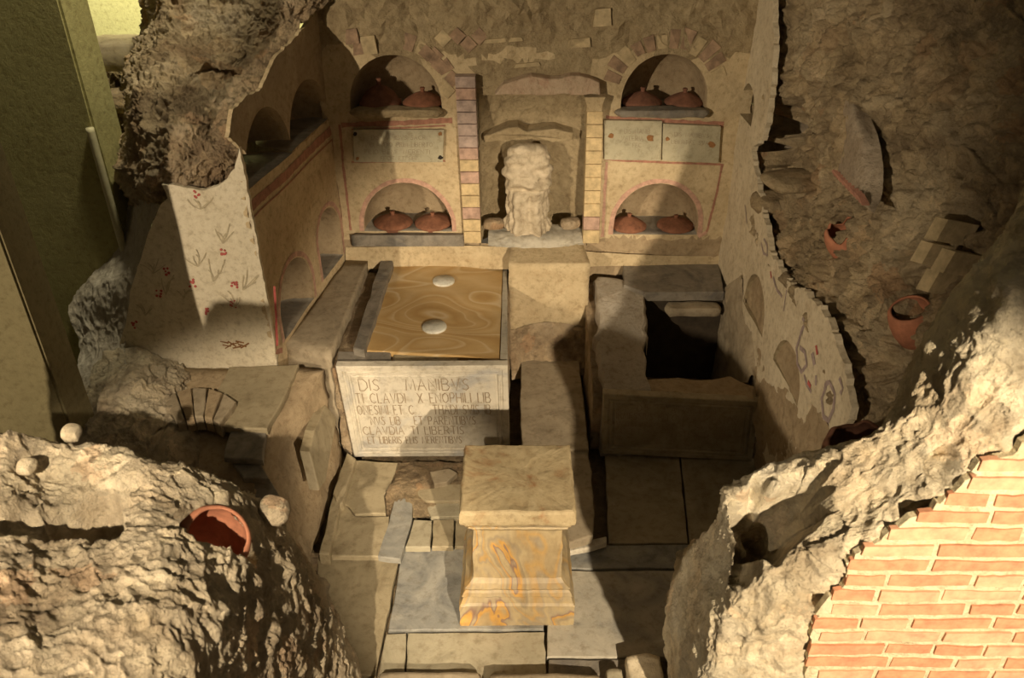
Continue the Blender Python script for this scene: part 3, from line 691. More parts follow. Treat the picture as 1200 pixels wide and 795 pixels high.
# far structures at upper left
bm = bmesh.new(); box(bm, (-2.9 - 1.6, 4.0, -.2), (-2.09, 4.28, 4.2)); bmesh.ops.bevel(bm, geom=bm.edges[:], offset=.012, segments=2, affect='EDGES')
struct(from_bm('trim_1', bm, 'conc'), 'olive painted concrete pillar at upper left')
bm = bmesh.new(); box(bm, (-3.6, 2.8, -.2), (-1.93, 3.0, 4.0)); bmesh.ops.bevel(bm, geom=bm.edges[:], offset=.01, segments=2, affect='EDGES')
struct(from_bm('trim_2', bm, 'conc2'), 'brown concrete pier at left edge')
bm = bmesh.new(); box(bm, (-6, 7.6, -.5), (3, 7.8, 5.5)); struct(from_bm('wall_far', bm, 'cream'), 'pale yellow lit wall far behind')
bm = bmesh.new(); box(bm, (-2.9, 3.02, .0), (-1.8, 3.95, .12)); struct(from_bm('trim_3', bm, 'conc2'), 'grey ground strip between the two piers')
w = [[V(100 + i * 30, 40 + 0 * i, y=6.2) for i in range(4)], [V(105 + i * 30, 72, y=5.6) for i in range(4)], [V(110 + i * 30, 150, y=5.3) for i in range(4)], [V(120 + i * 30, 260, y=5.2) for i in range(4)]]
w = [[p + Vector((0, 0, -.25 if j == 0 else 0)) for p in r] for j, r in enumerate(w)]
patch('ground_bank', w, 90, 120, .12, 12, 'rub_dark', label='dark rubble bank behind the left wall'); bpy.data.objects['ground_bank'].name = 'wall_bank'
o = stone('stone_block', V(140, 62, y=5.3), .24, .16, .085, 4, 'stone_t', 0, .12); tag(o, 'squared tan stone block on the dark bank at upper left', 'stone block')
for (u, v, s, lab) in ((150, 118, .10, 'small pale stone on the bank just below the squared tan block'), (157, 95, .05, 'dark purple grey stone lump between the tan block and the rubble wall'), ):
    o = stone('bank_stone', V(u, v, y=5.15), s * 1.5, s, s * .6, u * .1, 'rub_left' if s > .06 else 'slate', 0, .3); tag(o, lab, 'stone')
bm = bmesh.new(); tube(bm, [V(105, 150, y=3.98), V(105, 150, y=3.98) - Vector((0, 0, .02)), V(105, 150, y=3.98) - Vector((0, 0, 1.9))], .02, 12)
tag(from_bm('conduit', bm, 'pipe', smooth=True), 'thin pale vertical conduit on the olive pillar', 'pipe')
bm = bmesh.new(); tube(bm, [V(44, 388, y=3.3), V(46, 381, y=3.3), V(52, 379, y=3.3), V(55, 384, y=3.3), V(54, 400, y=3.3), V(53, 430, y=3.3)], .012, 8)
tag(from_bm('hook', bm, 'black', smooth=True), 'black bent metal hook beside the brown pier', 'hook')
bm = bmesh.new(); tube(bm, [V(60, 425, y=3.2), V(72, 436, y=3.2), V(80, 456, y=3.2), V(84, 480, y=3.15), V(88, 505, y=3.1)], .028, 8)
tag(from_bm('hose', bm, 'black', smooth=True), 'thick black hose in the gap behind the rubble at left', 'hose')

# ================================================================ BENCHES AND TOMB BLOCKS
def block(name, corners_top, zb, m, amp, seed, sp=.04):
    """masonry prism with rough skin: corners_top world points, bottom points given by zb (list or value)"""
    bm = bmesh.new(); n = len(corners_top)
    pts = []
    for i in range(n):
        a, b = corners_top[i], corners_top[(i + 1) % n]; k = max(1, int((b - a).length / sp))
        for j in range(k): pts.append((a.lerp(b, j / k), (zb[i].lerp(zb[(i + 1) % n], j / k) if isinstance(zb, list) else Vector((a.lerp(b, j / k).x, a.lerp(b, j / k).y, zb)))))
    c = sum((p for p, q in pts), Vector()) / len(pts); rings = []; nz = 14
    for k in range(6, 0, -1):
        s = k / 6.0; rings.insert(0, [c.lerp(p, s) + Vector((0, 0, fr(c.lerp(p, s) + Vector((seed, 0, 0)), 6, 4) * amp * .5)) for p, q in pts])
    for k in range(1, nz + 1):
        r = []
        for p, q in pts:
            w_ = p.lerp(q, k / nz); d = (w_ - Vector((c.x, c.y, w_.z))).normalized()
            r.append(w_ + d * fr(w_ + Vector((seed, 0, 0)), 7, 5) * amp)
        rings.append(r)
    bv = [[bm.verts.new(p) for p in r] for r in rings]; cv = bm.verts.new(c); L = len(pts)
    for i in range(L): bm.faces.new((cv, bv[0][i], bv[0][(i + 1) % L]))
    for a, b in zip(bv, bv[1:]):
        for i in range(L): bm.faces.new((a[i], a[(i + 1) % L], b[(i + 1) % L], b[i]))
    return from_bm(name, bm, m, smooth=True)
# left tomb block under the golden slab
def zc(l, z): return [Vector((x, y, z)) for x, y in l]
o = block('tomb_block', zc([(-.96, 3.58), (-.03, 3.58), (-.01, 4.7), (-.95, 4.7)], .575), -.02, 'rub_left', .02, 1); tag(o, 'left masonry tomb carrying the golden alabaster slab', 'tomb')
# bench beside it
o = block('side_bench', [V(334, 404, z=.63), Vector((-.97, 3.62, .63)), Vector((-.93, 4.7, .66)), Vector((-1.07, 4.7, .66))], 0, 'stone_t', .012, 5)
tag(o, 'dusty stone bench along the left wall under its two lower niches', 'bench')
# front left bench (z .6) with sloping inner face
o = block('masonry_bench', [Vector((-1.8, 3.56, .60)), Vector((-1.24, 3.56, .60)), Vector((-.99, 3.55, .60)), Vector((-1.16, 3.05, .58)), Vector((-1.15, 2.78, .50)), Vector((-1.8, 2.78, .5))],
          [Vector((-1.8, 3.56, 0)), Vector((-1.24, 3.56, 0)), Vector((-.95, 3.5, 0)), Vector((-.97, 3.05, 0)), Vector((-.98, 2.78, 0)), Vector((-1.8, 2.78, 0))], 'plaster_b', .03, 3)
tag(o, 'rough plastered masonry bench at left below the painted end wall', 'bench')
o = slab('bench_slab', zpoly([(268, 430), (350, 427), (338, 455), (313, 503), (262, 500), (248, 470)], .625), .035, 'marble_y', jit=.006); tag(o, 'tan stone slab on the left bench at the foot of the painted wall', 'slab')
o = slab('bench_tile', zpoly([(270, 505), (312, 507), (308, 540), (262, 536)], .60), .03, 'slate', jit=.006); tag(o, 'dark small paving tile in front of the tan bench slab', 'slab')
for (pts_, z_, lab) in (([(272, 541), (305, 543), (316, 562), (285, 560)], .56, 'upper thin dark brick of the steps behind the pot'), ([(286, 562), (318, 564), (330, 585), (300, 585)], .5, 'lower thin dark brick of the steps behind the pot')):
    o = slab('step_brick', zpoly(pts_, z_), .03, 'slate', jit=.006); tag(o, lab, 'brick')
# arch of voussoirs at the hollow
for i in range(5):
    a0 = math.radians(52 + i * 15); a1 = math.radians(52 + i * 15 + 13); cxp, cyp = 232, 530
    q = [(cxp + 42 * math.cos(a0), cyp - 42 * math.sin(a0)), (cxp + 72 * math.cos(a0), cyp - 76 * math.sin(a0)), (cxp + 72 * math.cos(a1), cyp - 76 * math.sin(a1)), (cxp + 42 * math.cos(a1), cyp - 42 * math.sin(a1))]
    lab = ['rightmost', 'second from the right', 'middle', 'second from the left', 'leftmost'][i]
    pp = [V(u, v, z=.66 + .0 * k) for k, (u, v) in enumerate(q)]
    o = slab('arch_brick', pp, .08, 'plaster_b' if i % 2 else 'stone_t', jit=.004); tag(o, lab + ' of the five arch bricks over the dark hollow at left', 'brick', None)
# slanted stone on the left face (diamond slab)
pl = [V(373, 475, x=-1.03), V(386, 490, x=-1.0), V(372, 565, x=-.965), V(365, 575, x=-.965), V(354, 530, x=-1.01), V(360, 505, x=-1.02)]
o = slab('facing_slab', [p + Vector((.04, 0, .0)) for p in pl], .05, 'marble_y', down=(-1, 0, .1)); tag(o, 'upright diamond shaped stone slab set in the left bench face', 'slab')
# left bench lower front mass (behind front wall stump)
w = [[Vector((-1.9, 2.9, .55)), Vector((-1.4, 2.85, .52)), Vector((-1.12, 2.8, .45)), Vector((-.98, 2.8, -.02))], [Vector((-1.9, 2.4, .6)), Vector((-1.4, 2.4, .58)), Vector((-1.05, 2.4, .5)), Vector((-.93, 2.4, -.02))],
     [Vector((-1.9, 2.05, 1.0)), Vector((-1.4, 2.05, .95)), Vector((-.95, 2.1, .7)), Vector((-.78, 2.1, -.02))]]
patch('wall_front_left_back', w, 90, 70, .04, 14, 'plaster_b', label='inner foot of the front left wall stump')
# golden slab
o = slab('alabaster_slab', zpoly([(427, 411), (460, 311), (590, 310), (586, 423), (540, 417)], .615), .035, 'gold', jit=.002, warp=.001); tag(o, 'golden banded alabaster slab with two pale discs on the left tomb', 'slab')
for (u, v, r, lab) in ((520, 330, .068, 'rear small white marble disc set on the golden slab'), (509, 384, .07, 'front small white marble disc set on the golden slab')):
    bm = bmesh.new(); lathe(bm, [(0.001, .012), (r * .96, .012), (r, .008), (r, .0), (r, -.004)], 40); o = from_bm('marble_disc', bm, 'disc'); o.location = V(u, v, z=.617); tag(o, lab, 'disc')
# slab frames
o = slab('edge_strip', zpoly([(414, 408), (427, 411), (461, 308), (456, 294), (449, 296)], .655), .06, 'slate', jit=.004); tag(o, 'long grey stone strip edging the left side of the golden slab', 'strip')
o = slab('edge_strip', zpoly([(586, 425), (595, 425), (594, 309), (590, 309)], .625), .05, 'marble_g', jit=.002); tag(o, 'thin pale marble strip edging the right side of the golden slab', 'strip')
o = slab('cover_strip', zpoly([(396, 412), (458, 412), (459, 429), (394, 429)], .61), .03, 'slate', jit=.002); tag(o, 'dark grey narrow slab lying behind the left inscription, leftmost', 'strip')
o = slab('cover_strip', zpoly([(461, 414), (539, 415), (536, 429), (461, 429)], .60), .03, 'marble_y', jit=.002); tag(o, 'tan narrow slab lying behind the left inscription beside the dark one', 'strip')
o = stone('rubble_piece', V(562, 424, z=.585), .06, .03, .012, 8, 'rub_left'); tag(o, 'crumbs of tan mortar in the gap behind the left inscription', 'stone')
# ledges at back
o = block('niche_sill', [V(411, 276, y=4.68), V(543, 276, y=4.68), V(543, 272, y=4.76), V(420, 272, y=4.76)], .77, 'slate', .006, 9); tag(o, 'dark slate sill under the lower left niche of the back wall', 'sill')
w = [Y([(405, 290, 4.72), (470, 289, 4.72), (543, 288, 4.71), (600, 290, 4.7), (660, 292, 4.7), (705, 296, 4.7), (790, 300, 4.72), (850, 300, 4.74)]), Y([(405, 300, 4.71), (470, 300, 4.71), (543, 300, 4.7), (600, 300, 4.66), (660, 302, 4.66), (705, 304, 4.7), (790, 304, 4.72), (850, 304, 4.73)]), Y([(405, 315, 4.7), (470, 315, 4.7), (543, 315, 4.7), (600, 316, 4.62), (660, 316, 4.62), (705, 312, 4.68), (790, 312, 4.72), (850, 310, 4.73)])]
patch('trim_4', w, 160, 30, .012, 15, 'plaster', label='plaster foot band of the back wall above the tombs')
# plinth in the centre
o = block('plinth', [V(596, 310, y=4.45), V(692, 310, y=4.45), Vector((.44, 4.74, .80)), Vector((0.0, 4.74, .80))], .05, 'plaster', .008, 4); tag(o, 'cream plastered block between the two tombs below the statue', 'block')
w = [Y([(597, 388, 4.44), (640, 378, 4.44), (692, 384, 4.44)]), Y([(596, 400, 4.38), (640, 395, 4.38), (690, 398, 4.38)]), Y([(598, 420, 4.3), (640, 414, 4.34), (690, 415, 4.34)]), Y([(600, 445, 4.25), (640, 440, 4.25), (690, 440, 4.25)])]
patch('mortar_heap', w, 70, 50, .03, 16, 'rub_left'); tag(bpy.data.objects['mortar_heap'], 'crumbled brown mortar at the foot of the plastered block', 'mortar')
# central paving
o = slab('grave_slab', zpoly([(611, 415), (620, 406), (676, 405), (683, 460), (690, 526), (612, 527), (609, 470)], .14), .06, 'slate', jit=.004); o.data.materials[0] = M['stone_t']; tag(o, 'long smooth grey slab in the channel between the two tombs', 'slab')
o = slab('grave_slab', zpoly([(612, 529), (689, 528), (694, 570), (697, 600), (695, 628), (672, 635), (600, 635)], .12), .05, 'stone_t', jit=.006); tag(o, 'shorter grey slab partly hidden behind the altar top', 'slab')
o = slab('broken_strip', zpoly([(660, 636), (690, 633), (711, 629), (711, 636), (692, 642), (660, 648)], .05), .03, 'marble_w', jit=.008); tag(o, 'thin broken white marble sliver right of the altar', 'fragment')
# right tomb with an open shaft
def right_tomb():
    root = empty('open_tomb', (.9, 4.1, 0)); root_m = Matrix.Translation((-.9, -4.1, 0))
    def add(name, poly, th, m, **k):
        o = slab(name, poly, th, m, root, **k); o.location = (-.9, -4.1, 0); return o
    add('rim', [V(700, 322, z=.60), V(730, 325, z=.60), V(757, 343, z=.60), V(758, 445, z=.44), V(765, 458, z=.43), V(709, 460, z=.43), V(700, 400, z=.5)], .45, 'mortar_grey', bev=.02, jit=.02, warp=.02)
    add('rim', [V(757, 446, z=.44), V(800, 444, z=.44), V(858, 440, z=.44), V(890, 452, z=.44), V(888, 468, z=.43), V(765, 461, z=.43)], .42, 'plaster_b', bev=.02, jit=.02, warp=.02)
    w_ = [X([(868, 322, 1.33), (872, 350, 1.34), (885, 400, 1.35), (892, 455, 1.36)]), [V(848, 344, z=.58), V(852, 360, z=.56), V(866, 400, z=.5), V(878, 442, z=.46)], [V(848, 344, z=.58) + Vector((0, 0, -.35)), V(852, 360, z=.56) + Vector((0, 0, -.38)), V(866, 400, z=.5) + Vector((0, 0, -.42)), V(878, 442, z=.46) + Vector((0, 0, -.4))],
          [V(848, 344, z=.58) + Vector((0, 0, -.95)), V(852, 360, z=.56) + Vector((0, 0, -.98)), V(866, 400, z=.5) + Vector((0, 0, -.95)), V(878, 442, z=.46) + Vector((0, 0, -.9))]]
    o = patch('inner_side', w_, 60, 60, .018, 17, 'stone_t', parent=root); o.location = (-.9, -4.1, 0)
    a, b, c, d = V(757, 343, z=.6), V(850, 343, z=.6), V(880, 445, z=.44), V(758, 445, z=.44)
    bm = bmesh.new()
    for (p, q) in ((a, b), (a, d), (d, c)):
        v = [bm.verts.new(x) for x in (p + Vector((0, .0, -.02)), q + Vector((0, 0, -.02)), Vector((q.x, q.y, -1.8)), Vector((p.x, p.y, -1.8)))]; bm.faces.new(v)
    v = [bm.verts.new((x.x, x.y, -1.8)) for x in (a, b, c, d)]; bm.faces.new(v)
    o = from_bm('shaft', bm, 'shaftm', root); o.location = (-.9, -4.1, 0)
    return root
tag(right_tomb(), 'open masonry tomb with a deep black shaft at right', 'tomb')
o = slab('cover_slab', [V(731, 304, z=.62), V(841, 304, z=.62), V(849, 342, z=.62), V(757, 343, z=.62), V(731, 334, z=.62)], .06, 'slate', jit=.004); tag(o, 'dark grey slab just behind the open shaft', 'slab')
o = stone('inner_ledge', V(812, 362, z=.52), .16, .05, .03, 12, 'stone_t'); tag(o, 'pale stone ledge inside the shaft at its back wall', 'stone')
o = block('channel_wall', [Vector((.45, 3.62, .36)), Vector((.52, 3.62, .36)), Vector((.54, 4.7, .5)), Vector((.47, 4.7, .5))], -.02, 'rub_left', .035, 21); tag(o, 'rough rubble side of the open tomb facing the central channel', 'masonry')

# ---- inscribed slabs
def inscribed(name, c, th, m, lines, label, wd):
    tl, tr, br, bl_ = c; pl = Plane(bl_, br, (tl - bl_))
    Wd = (br - bl_).length; Hh = (tl - bl_).length
    root = empty(name, (bl_ + br) / 2)
    def put(o): o.parent = root; o.location = -root.location; return o
    bm = bmesh.new(); off = lambda a, b: 0
    skew = (tl - bl_).dot(pl.e)
    def uv(a, b):  # 0..1 to plane coordinates with taper
        x0 = 0; x1 = Wd; t = b
        return (x0 + a * ((1 - t) * Wd + t * (tr - tl).length) + t * 0, b * Hh)
    def ringp(i): return [uv(i / Wd, i / Hh), uv(1 - i / Wd, i / Hh), uv(1 - i / Wd, 1 - i / Hh), uv(i / Wd, 1 - i / Hh)]
    prof = [(0, -th), (0, -.004), (.004, 0), (.028, 0), (.032, -.006), (.040, -.006), (.044, .002), (.052, .002), (.056, -.008), (.064, -.008), (.070, -.003)]
    prev = None
    for i, h in prof:
        rg = [bm.verts.new(pl.w(x, y, h)) for x, y in ringp(i)]
        if prev:
            for k in range(4): bm.faces.new((prev[k], prev[(k + 1) % 4], rg[(k + 1) % 4], rg[k]))
        else: bm.faces.new(rg)
        prev = rg
    bm.faces.new(prev)
    put(from_bm('panel', bm, m))
    bm = bmesh.new()
    for s, x0, x1, zb, h in lines:
        text(bm, pl, s, x0 * Wd, x1 * Wd, zb * Hh, h * Hh, wd, off, .0025)
    o = put(from_bm('inscription', bm, 'letter')); o['label'] = 'brownish cut Latin letters'
    tag(root, label, 'inscription slab'); return root
c = [V(393, 430, y=3.52), V(595, 429, y=3.52), V(598, 535, y=3.53), V(415, 536, y=3.53)]
inscribed('inscribed_slab', c, .05, 'marble_w', [('DIS   MANIBVS', .12, .78, .75, .12), ('TI CLAVDI  X ENOPHILI LIB', .085, .905, .615, .105), ('ONESIMI ET C    THADI SVIS IB', .08, .90, .49, .10), ('NVS LIB   ET PARENTIBVS', .15, .80, .375, .09), ('CLAVDIA TI LIBERTIS', .09, .72, .265, .09), ('ET LIBERIS ELIS MERENTIBVS', .11, .70, .16, .08)],
          'large white marble slab with Latin inscription on the left tomb front', .0052)
c = [V(707, 462, y=3.52), V(889, 468, y=3.52), V(881, 541, y=3.5), V(705, 532, y=3.53)]
inscribed('inscribed_slab', c, .05, 'marble_y', [('D I   S ATVRNIN M', .22, .72, .76, .10), ('IRMESSIVS PELCV ERAT PATERNI', .09, .90, .62, .11), ('VMATVRIVS SIBI ET SVIS LIBERT', .09, .90, .49, .09), ('LIBERTABVS POSTERISQ EORVM', .09, .90, .37, .09), ('H M H E N S FECIT', .09, .80, .25, .09)],
          'smaller tan marble slab with Latin inscription on the open tomb front', .0038)
def plaque(c4, m, lines, holes, label, wd=.0025):
    pl = Plane(c4[3], c4[2], c4[0] - c4[3]); root = empty('wall_plaque', (c4[3] + c4[2]) / 2)
    Wd = (c4[2] - c4[3]).length; Hh = (c4[0] - c4[3]).length
    bm = bmesh.new(); plate(bm, pl, lambda a, b: 0, [(0, 0), (Wd, 0), (Wd, Hh), (0, Hh)], .003, 0, -.03)
    o = from_bm('panel', bm, m, root); o.location = -root.location
    bm = bmesh.new()
    for s, x0, x1, zb, h in lines: text(bm, pl, s, x0 * Wd, x1 * Wd, zb * Hh, h * Hh, wd, lambda a, b: 0, .0042)
    o = from_bm('inscription', bm, 'letter', root); o.location = -root.location
    for (a, b, mm, r) in holes:
        bm = bmesh.new(); cc = pl.w(a * Wd, b * Hh, .006); rr = [bm.verts.new(cc + pl.e * r * math.cos(t * .7) * random.uniform(.7, 1.2) + pl.z * r * math.sin(t * .7) * random.uniform(.7, 1.1)) for t in range(9)]
        r2 = [bm.verts.new(v.co - pl.n * .02) for v in rr]; bm.faces.new(rr)
        for k in range(9): bm.faces.new((rr[k], rr[(k + 1) % 9], r2[(k + 1) % 9], r2[k]))
        o = from_bm('iron_clamp', bm, mm, root); o.location = -root.location
    tag(root, label, 'plaque'); return root
plaque([V(414, 152, y=4.715), V(518, 148, y=4.71), V(519, 190, y=4.71), V(415, 190, y=4.71)], 'plaque', [('DIS MANIBVS SACR', .2, .8, .70, .13), ('M CLAVDIO PRIM LIBERTO', .1, .88, .48, .13), ('FILIO BENE MERENTI', .12, .85, .26, .13), ('FECIT ET SIBI', .3, .7, .07, .11)], [(.02, .87, 'dark', .012), (.96, .88, 'rust', .013), (.97, .15, 'dark', .015), (.04, .12, 'rust', .012)], 'greenish marble plaque above the lower left niche of the back wall', .0022)
plaque([V(708, 141, y=4.71), V(775, 144, y=4.71), V(774, 188, y=4.71), V(708, 187, y=4.71)], 'plaque', [('DIS MANIB', .35, .8, .68, .12), ('VALERIA T', .3, .8, .50, .12), ('FEC', .5, .65, .34, .1)], [(.12, .62, 'rust', .018), (.8, .57, 'rust', .024)], 'left one of two pale plaques above the lower right niche', .0022)
plaque([V(777, 145, y=4.71), V(846, 149, y=4.71), V(842, 191, y=4.71), V(776, 188, y=4.71)], 'plaque', [('DIS MANIBVS', .2, .8, .68, .11), ('LIBERTAE SVAE', .15, .85, .48, .11)], [(.08, .6, 'rust', .014), (.86, .5, 'rust', .022)], 'right one of two pale plaques above the lower right niche', .0022)

# ---- aedicule: recess, pilasters, lintel, statue
w = [Y([(560, 106, 4.75), (566, 106, 4.78), (600, 106, 4.80), (640, 106, 4.8), (686, 106, 4.78), (692, 106, 4.75)]), Y([(561, 122, 4.73), (566, 122, 4.80), (600, 120, 4.83), (640, 120, 4.83), (686, 122, 4.8), (690, 122, 4.73)]), Y([(562, 170, 4.72), (567, 170, 4.85), (600, 170, 4.92), (640, 170, 4.92), (685, 170, 4.85), (689, 170, 4.72)]), Y([(562, 230, 4.72), (567, 230, 4.9), (600, 230, 5.0), (640, 230, 5.0), (684, 230, 4.9), (688, 230, 4.72)]), Y([(562, 288, 4.72), (568, 280, 4.88), (600, 270, 5.0), (640, 270, 5.0), (683, 280, 4.88), (688, 288, 4.72)])]
patch('wall_recess', w, 110, 130, .018, 18, 'wallrough', label='rough rectangular recess around the statue')
w = [Y([(572, 288, 4.66), (625, 292, 4.62), (684, 288, 4.66)]), Y([(572, 276, 4.72), (625, 278, 4.66), (684, 276, 4.72)]), Y([(574, 262, 4.85), (625, 262, 4.8), (680, 262, 4.85)])]
patch('footing_stone', w, 60, 30, .02, 19, 'marble_g'); tag(bpy.data.objects['footing_stone'], 'lumpy grey stone base under the statue', 'base')
o = slab('lintel', Y([(580, 111, 4.66), (590, 99, 4.66), (612, 92, 4.66), (680, 89, 4.66), (703, 97, 4.66), (704, 111, 4.66)]), .1, 'pink', down=(0, 1, 0), jit=.01, bev=.008)
o.data.materials[0] = m_plaster('lintel_pink', (.52, .38, .28), (.60, .48, .36), (.45, .2, .14), .7, .5, 9); tag(o, 'pinkish cracked stone lintel over the statue recess', 'lintel')
o = slab('rough_lintel', Y([(566, 160, 4.74), (585, 154, 4.72), (640, 152, 4.72), (672, 156, 4.74), (671, 164, 4.75), (567, 167, 4.75)]), .14, 'wallrough', down=(0, 1, 0), jit=.02, bev=.01); tag(o, 'rough narrow ledge stone just above the headless statue', 'stone')
def pilaster(x, label, tones, caps):
    root = empty('pilaster', V((x[0] + x[1]) / 2, 285, y=4.68)); n = len(tones)
    for i, tn in enumerate(tones):
        (ua, va), (ub, vb) = ((x[2], caps[0]), (x[0], caps[1]))
        f0 = i / n; f1 = (i + 1) / n - .004
        l0 = Vector((x[2] + (x[0] - x[2]) * f0, caps[0] + (caps[1] - caps[0]) * f0)); l1 = Vector((x[2] + (x[0] - x[2]) * f1, caps[0] + (caps[1] - caps[0]) * f1))
        r0_ = x[3] + (x[1] - x[3]) * f0; r1_ = x[3] + (x[1] - x[3]) * f1; yy = 4.67 + random.uniform(-.006, .006)
        q = [V(l0.x, l0.y, y=yy), V(r0_, l0.y, y=yy), V(r1_, l1.y, y=yy), V(l1.x, l1.y, y=yy)]
        o = slab('brick', q, .09, tn, root, down=(0, 1, 0), jit=.002, bev=.004, seed=i * 1.7); o.location = -root.location
    return tag(root, label, 'pilaster')
MB = m_plain('brick_rosy', (.50, .34, .27), .9, .4, 22); M['b1'] = MB; M['b2'] = m_plain('brick_yellow', (.60, .47, .27), .9, .35, 22); M['b3'] = m_plain('brick_mauve', (.46, .36, .32), .9, .4, 22)
pilaster((544, 564, 533, 557), 'brick pilaster with reddish and mauve courses left of the statue recess', ['b3', 'b1', 'b3', 'b3', 'b3', 'b3', 'b1', 'b2', 'b1', 'b2', 'b2', 'b1', 'b2', 'b2'], (90, 286))
pilaster((683, 702, 688, 707), 'yellow brick pilaster with a small carved capital right of the statue recess', ['b2', 'b2', 'b2', 'b2', 'b2', 'b2', 'b2', 'b2', 'b1', 'b2'], (131, 286))
bm = bmesh.new()
pc = PB
q = [(686, 131), (708, 131), (708, 127), (710, 120), (712, 114), (684, 114), (686, 120), (687, 127)]
rt = bpy.data.objects['pilaster.001']
o = slab('capital', Y([(a, b, 4.65) for a, b in [(687, 131), (706, 131), (706, 125), (710, 114), (685, 114), (688, 125)]]), .1, 'plaster', rt, down=(0, 1, 0), bev=.004, jit=.001); o.location = -rt.location
# statue: worn draped seated torso without head
def statue():
    base = V(618, 268, y=4.72); top = V(618, 166, y=4.76); Hs = top.z - base.z
    prof = [(0, .14), (.05, .145), (.15, .132), (.3, .128), (.45, .128), (.6, .134), (.7, .136), (.8, .132), (.88, .126), (.94, .114), (.975, .092), (1.0, .05)]
    bm = bmesh.new(); n = 110; m = 130; rings = []
    for j in range(m + 1):
        t = j / m; k = 0
        while k < len(prof) - 2 and prof[k + 1][0] < t: k += 1
        a, b = prof[k], prof[k + 1]; f = (t - a[0]) / (b[0] - a[0]); f = f * f * (3 - 2 * f) if t < .88 else f; r = a[1] + (b[1] - a[1]) * f
        ring = []
        for i in range(n):
            th = 2 * math.pi * i / n; cx, cy = math.cos(th), math.sin(th)
            fold = 0
            if cy < .2:
                if t < .5: fold = .008 * math.sin(th * 15 + 2 * math.sin(t * 4)) * (1 - t) + .028 * math.exp(-((abs(cx) - .45) / .22) ** 2)  # legs under cloth
                else:
                    s = (t - .66) * 9; fold = .007 * math.sin(s * 5 + 1.6 * math.sin(cx * 4)) + .010 * math.exp(-((abs(cx) - .75) / .18) ** 2) + .03 * math.exp(-((t - .60 + .07 * cx) / .05) ** 2) * (1 - .5 * abs(cx))  # forearm and gathered drape
            p = Vector((cx * r, cy * r * (.72 if t < .5 else .6), t * Hs))
            p += Vector((cx, cy, 0)) * (fold + .014 * fr(p, 16, 5) + .014 * fr(p, 5, 3))
            ring.append(bm.verts.new(p + base))
        rings.append(ring)
    for a, b in zip(rings, rings[1:]):
        for i in range(n): bm.faces.new((a[i], a[(i + 1) % n], b[(i + 1) % n], b[i]))
    bm.faces.new(rings[0]); bm.faces.new(rings[-1])
    return from_bm('statue', bm, 'statue', smooth=True)
tag(statue(), 'worn pale headless draped stone statue in the rectangular recess of the back wall', 'statue')
for (u, v, lab) in ((578, 262, 'small broken grey stone left of the statue foot'), (668, 262, 'small broken grey stone right of the statue foot')):
    o = stone('stone_chip', V(u, v, y=4.74), .06, .04, .03, u * .1, 'rub_left', .3); tag(o, lab, 'stone')

# ---- terracotta urn lids
def lid(u, v, y, z, r, h, label, mm='lid', tilt=0):
    p = V(u, v, z=z) if z is not None else V(u, v, y=y)
    root = empty('urn', p); bm = bmesh.new()
    lathe(bm, [(r * .80, -.07), (r * .86, -.02), (r * .90, .0), (r * .86, .004), (r * .7, .0), (r * .6, -.05)], 36, noise_amp=.02, seed=u)
    from_bm('rim', bm, 'lid', root)
    bm = bmesh.new()
    lathe(bm, [(r * .98, .002), (r * 1.06, .008), (r * 1.05, .018), (r * .92, .030), (r * .7, h * .56), (r * .45, h * .74), (r * .22, h * .86), (r * .12, h * .90)], 40, noise_amp=.03, seed=u)
    c = from_bm('lid', bm, mm, root); c.rotation_euler = (tilt, tilt * .5, 0)
    bm = bmesh.new(); lathe(bm, [(r * .13, h * .84), (r * .10, h * .96), (r * .12, h * 1.06), (r * .14, h * 1.16), (r * .10, h * 1.2), (.001, h * 1.17)], 20, noise_amp=.1, seed=v)
    from_bm('knob', bm, mm, c); root.rotation_euler = (0, 0, u)
    root['group'] = 'lidded urns in the back wall niches'
    return tag(root, label, 'urn')
grp = None
zl = PB.px(478, 271)[1]; zu = PB.px(466, 131)[1]
def lidy(u, y, z, *a):
    x = (u - 600) / F * y / (CP + SP * .15); return None
def LID(u, y, z, r, h, lab, mm='lid', tilt=0):
    # x from the pixel column at that depth
    t = (y * CP + (H - z) * SP); x = (u - 600) / F * t
    root = lid(600, 400, 4, None, r, h, lab, mm, tilt); root.location = (x, y, z); root.rotation_euler[2] = u; return root
LID(461, 4.84, zl + .004, .118, .075, 'left of the two lidded terracotta urns in the lower left niche')
LID(508, 4.84, zl + .004, .112, .07, 'right of the two lidded terracotta urns in the lower left niche', tilt=.05)
LID(446, 4.86, zu + .01, .120, .13, 'tall pointed dark terracotta urn lid at left in the upper left niche', 'terra_d')
LID(496, 4.86, zu + .01, .115, .085, 'broken topped lidded terracotta urn at right in the upper left niche')
zr2 = PB.px(768, 275)[1]
LID(736, 4.85, zr2 + .004, .110, .08, 'left of the two lidded terracotta urns in the lower right niche', 'lid', .03)
LID(791, 4.85, zr2 + .004, .112, .07, 'right of the two lidded terracotta urns in the lower right niche')
LID(752, 4.86, zu + .01, .112, .085, 'left of the two lidded terracotta urns in the upper right niche', 'terra_d')
LID(801, 4.86, zu + .01, .110, .08, 'right of the two lidded terracotta urns in the upper right niche', 'terra_d')
# worn sills of the upper niches
for (u, lab) in ((465, 'crumbled stone sill of the upper left niche'), (776, 'crumbled stone sill of the upper right niche')):
    o = stone('niche_ledge', V(u, 131, y=4.72), .26, .05, .022, u, 'slate' if u > 600 else 'wallrough', 0, .5); tag(o, lab, 'sill')

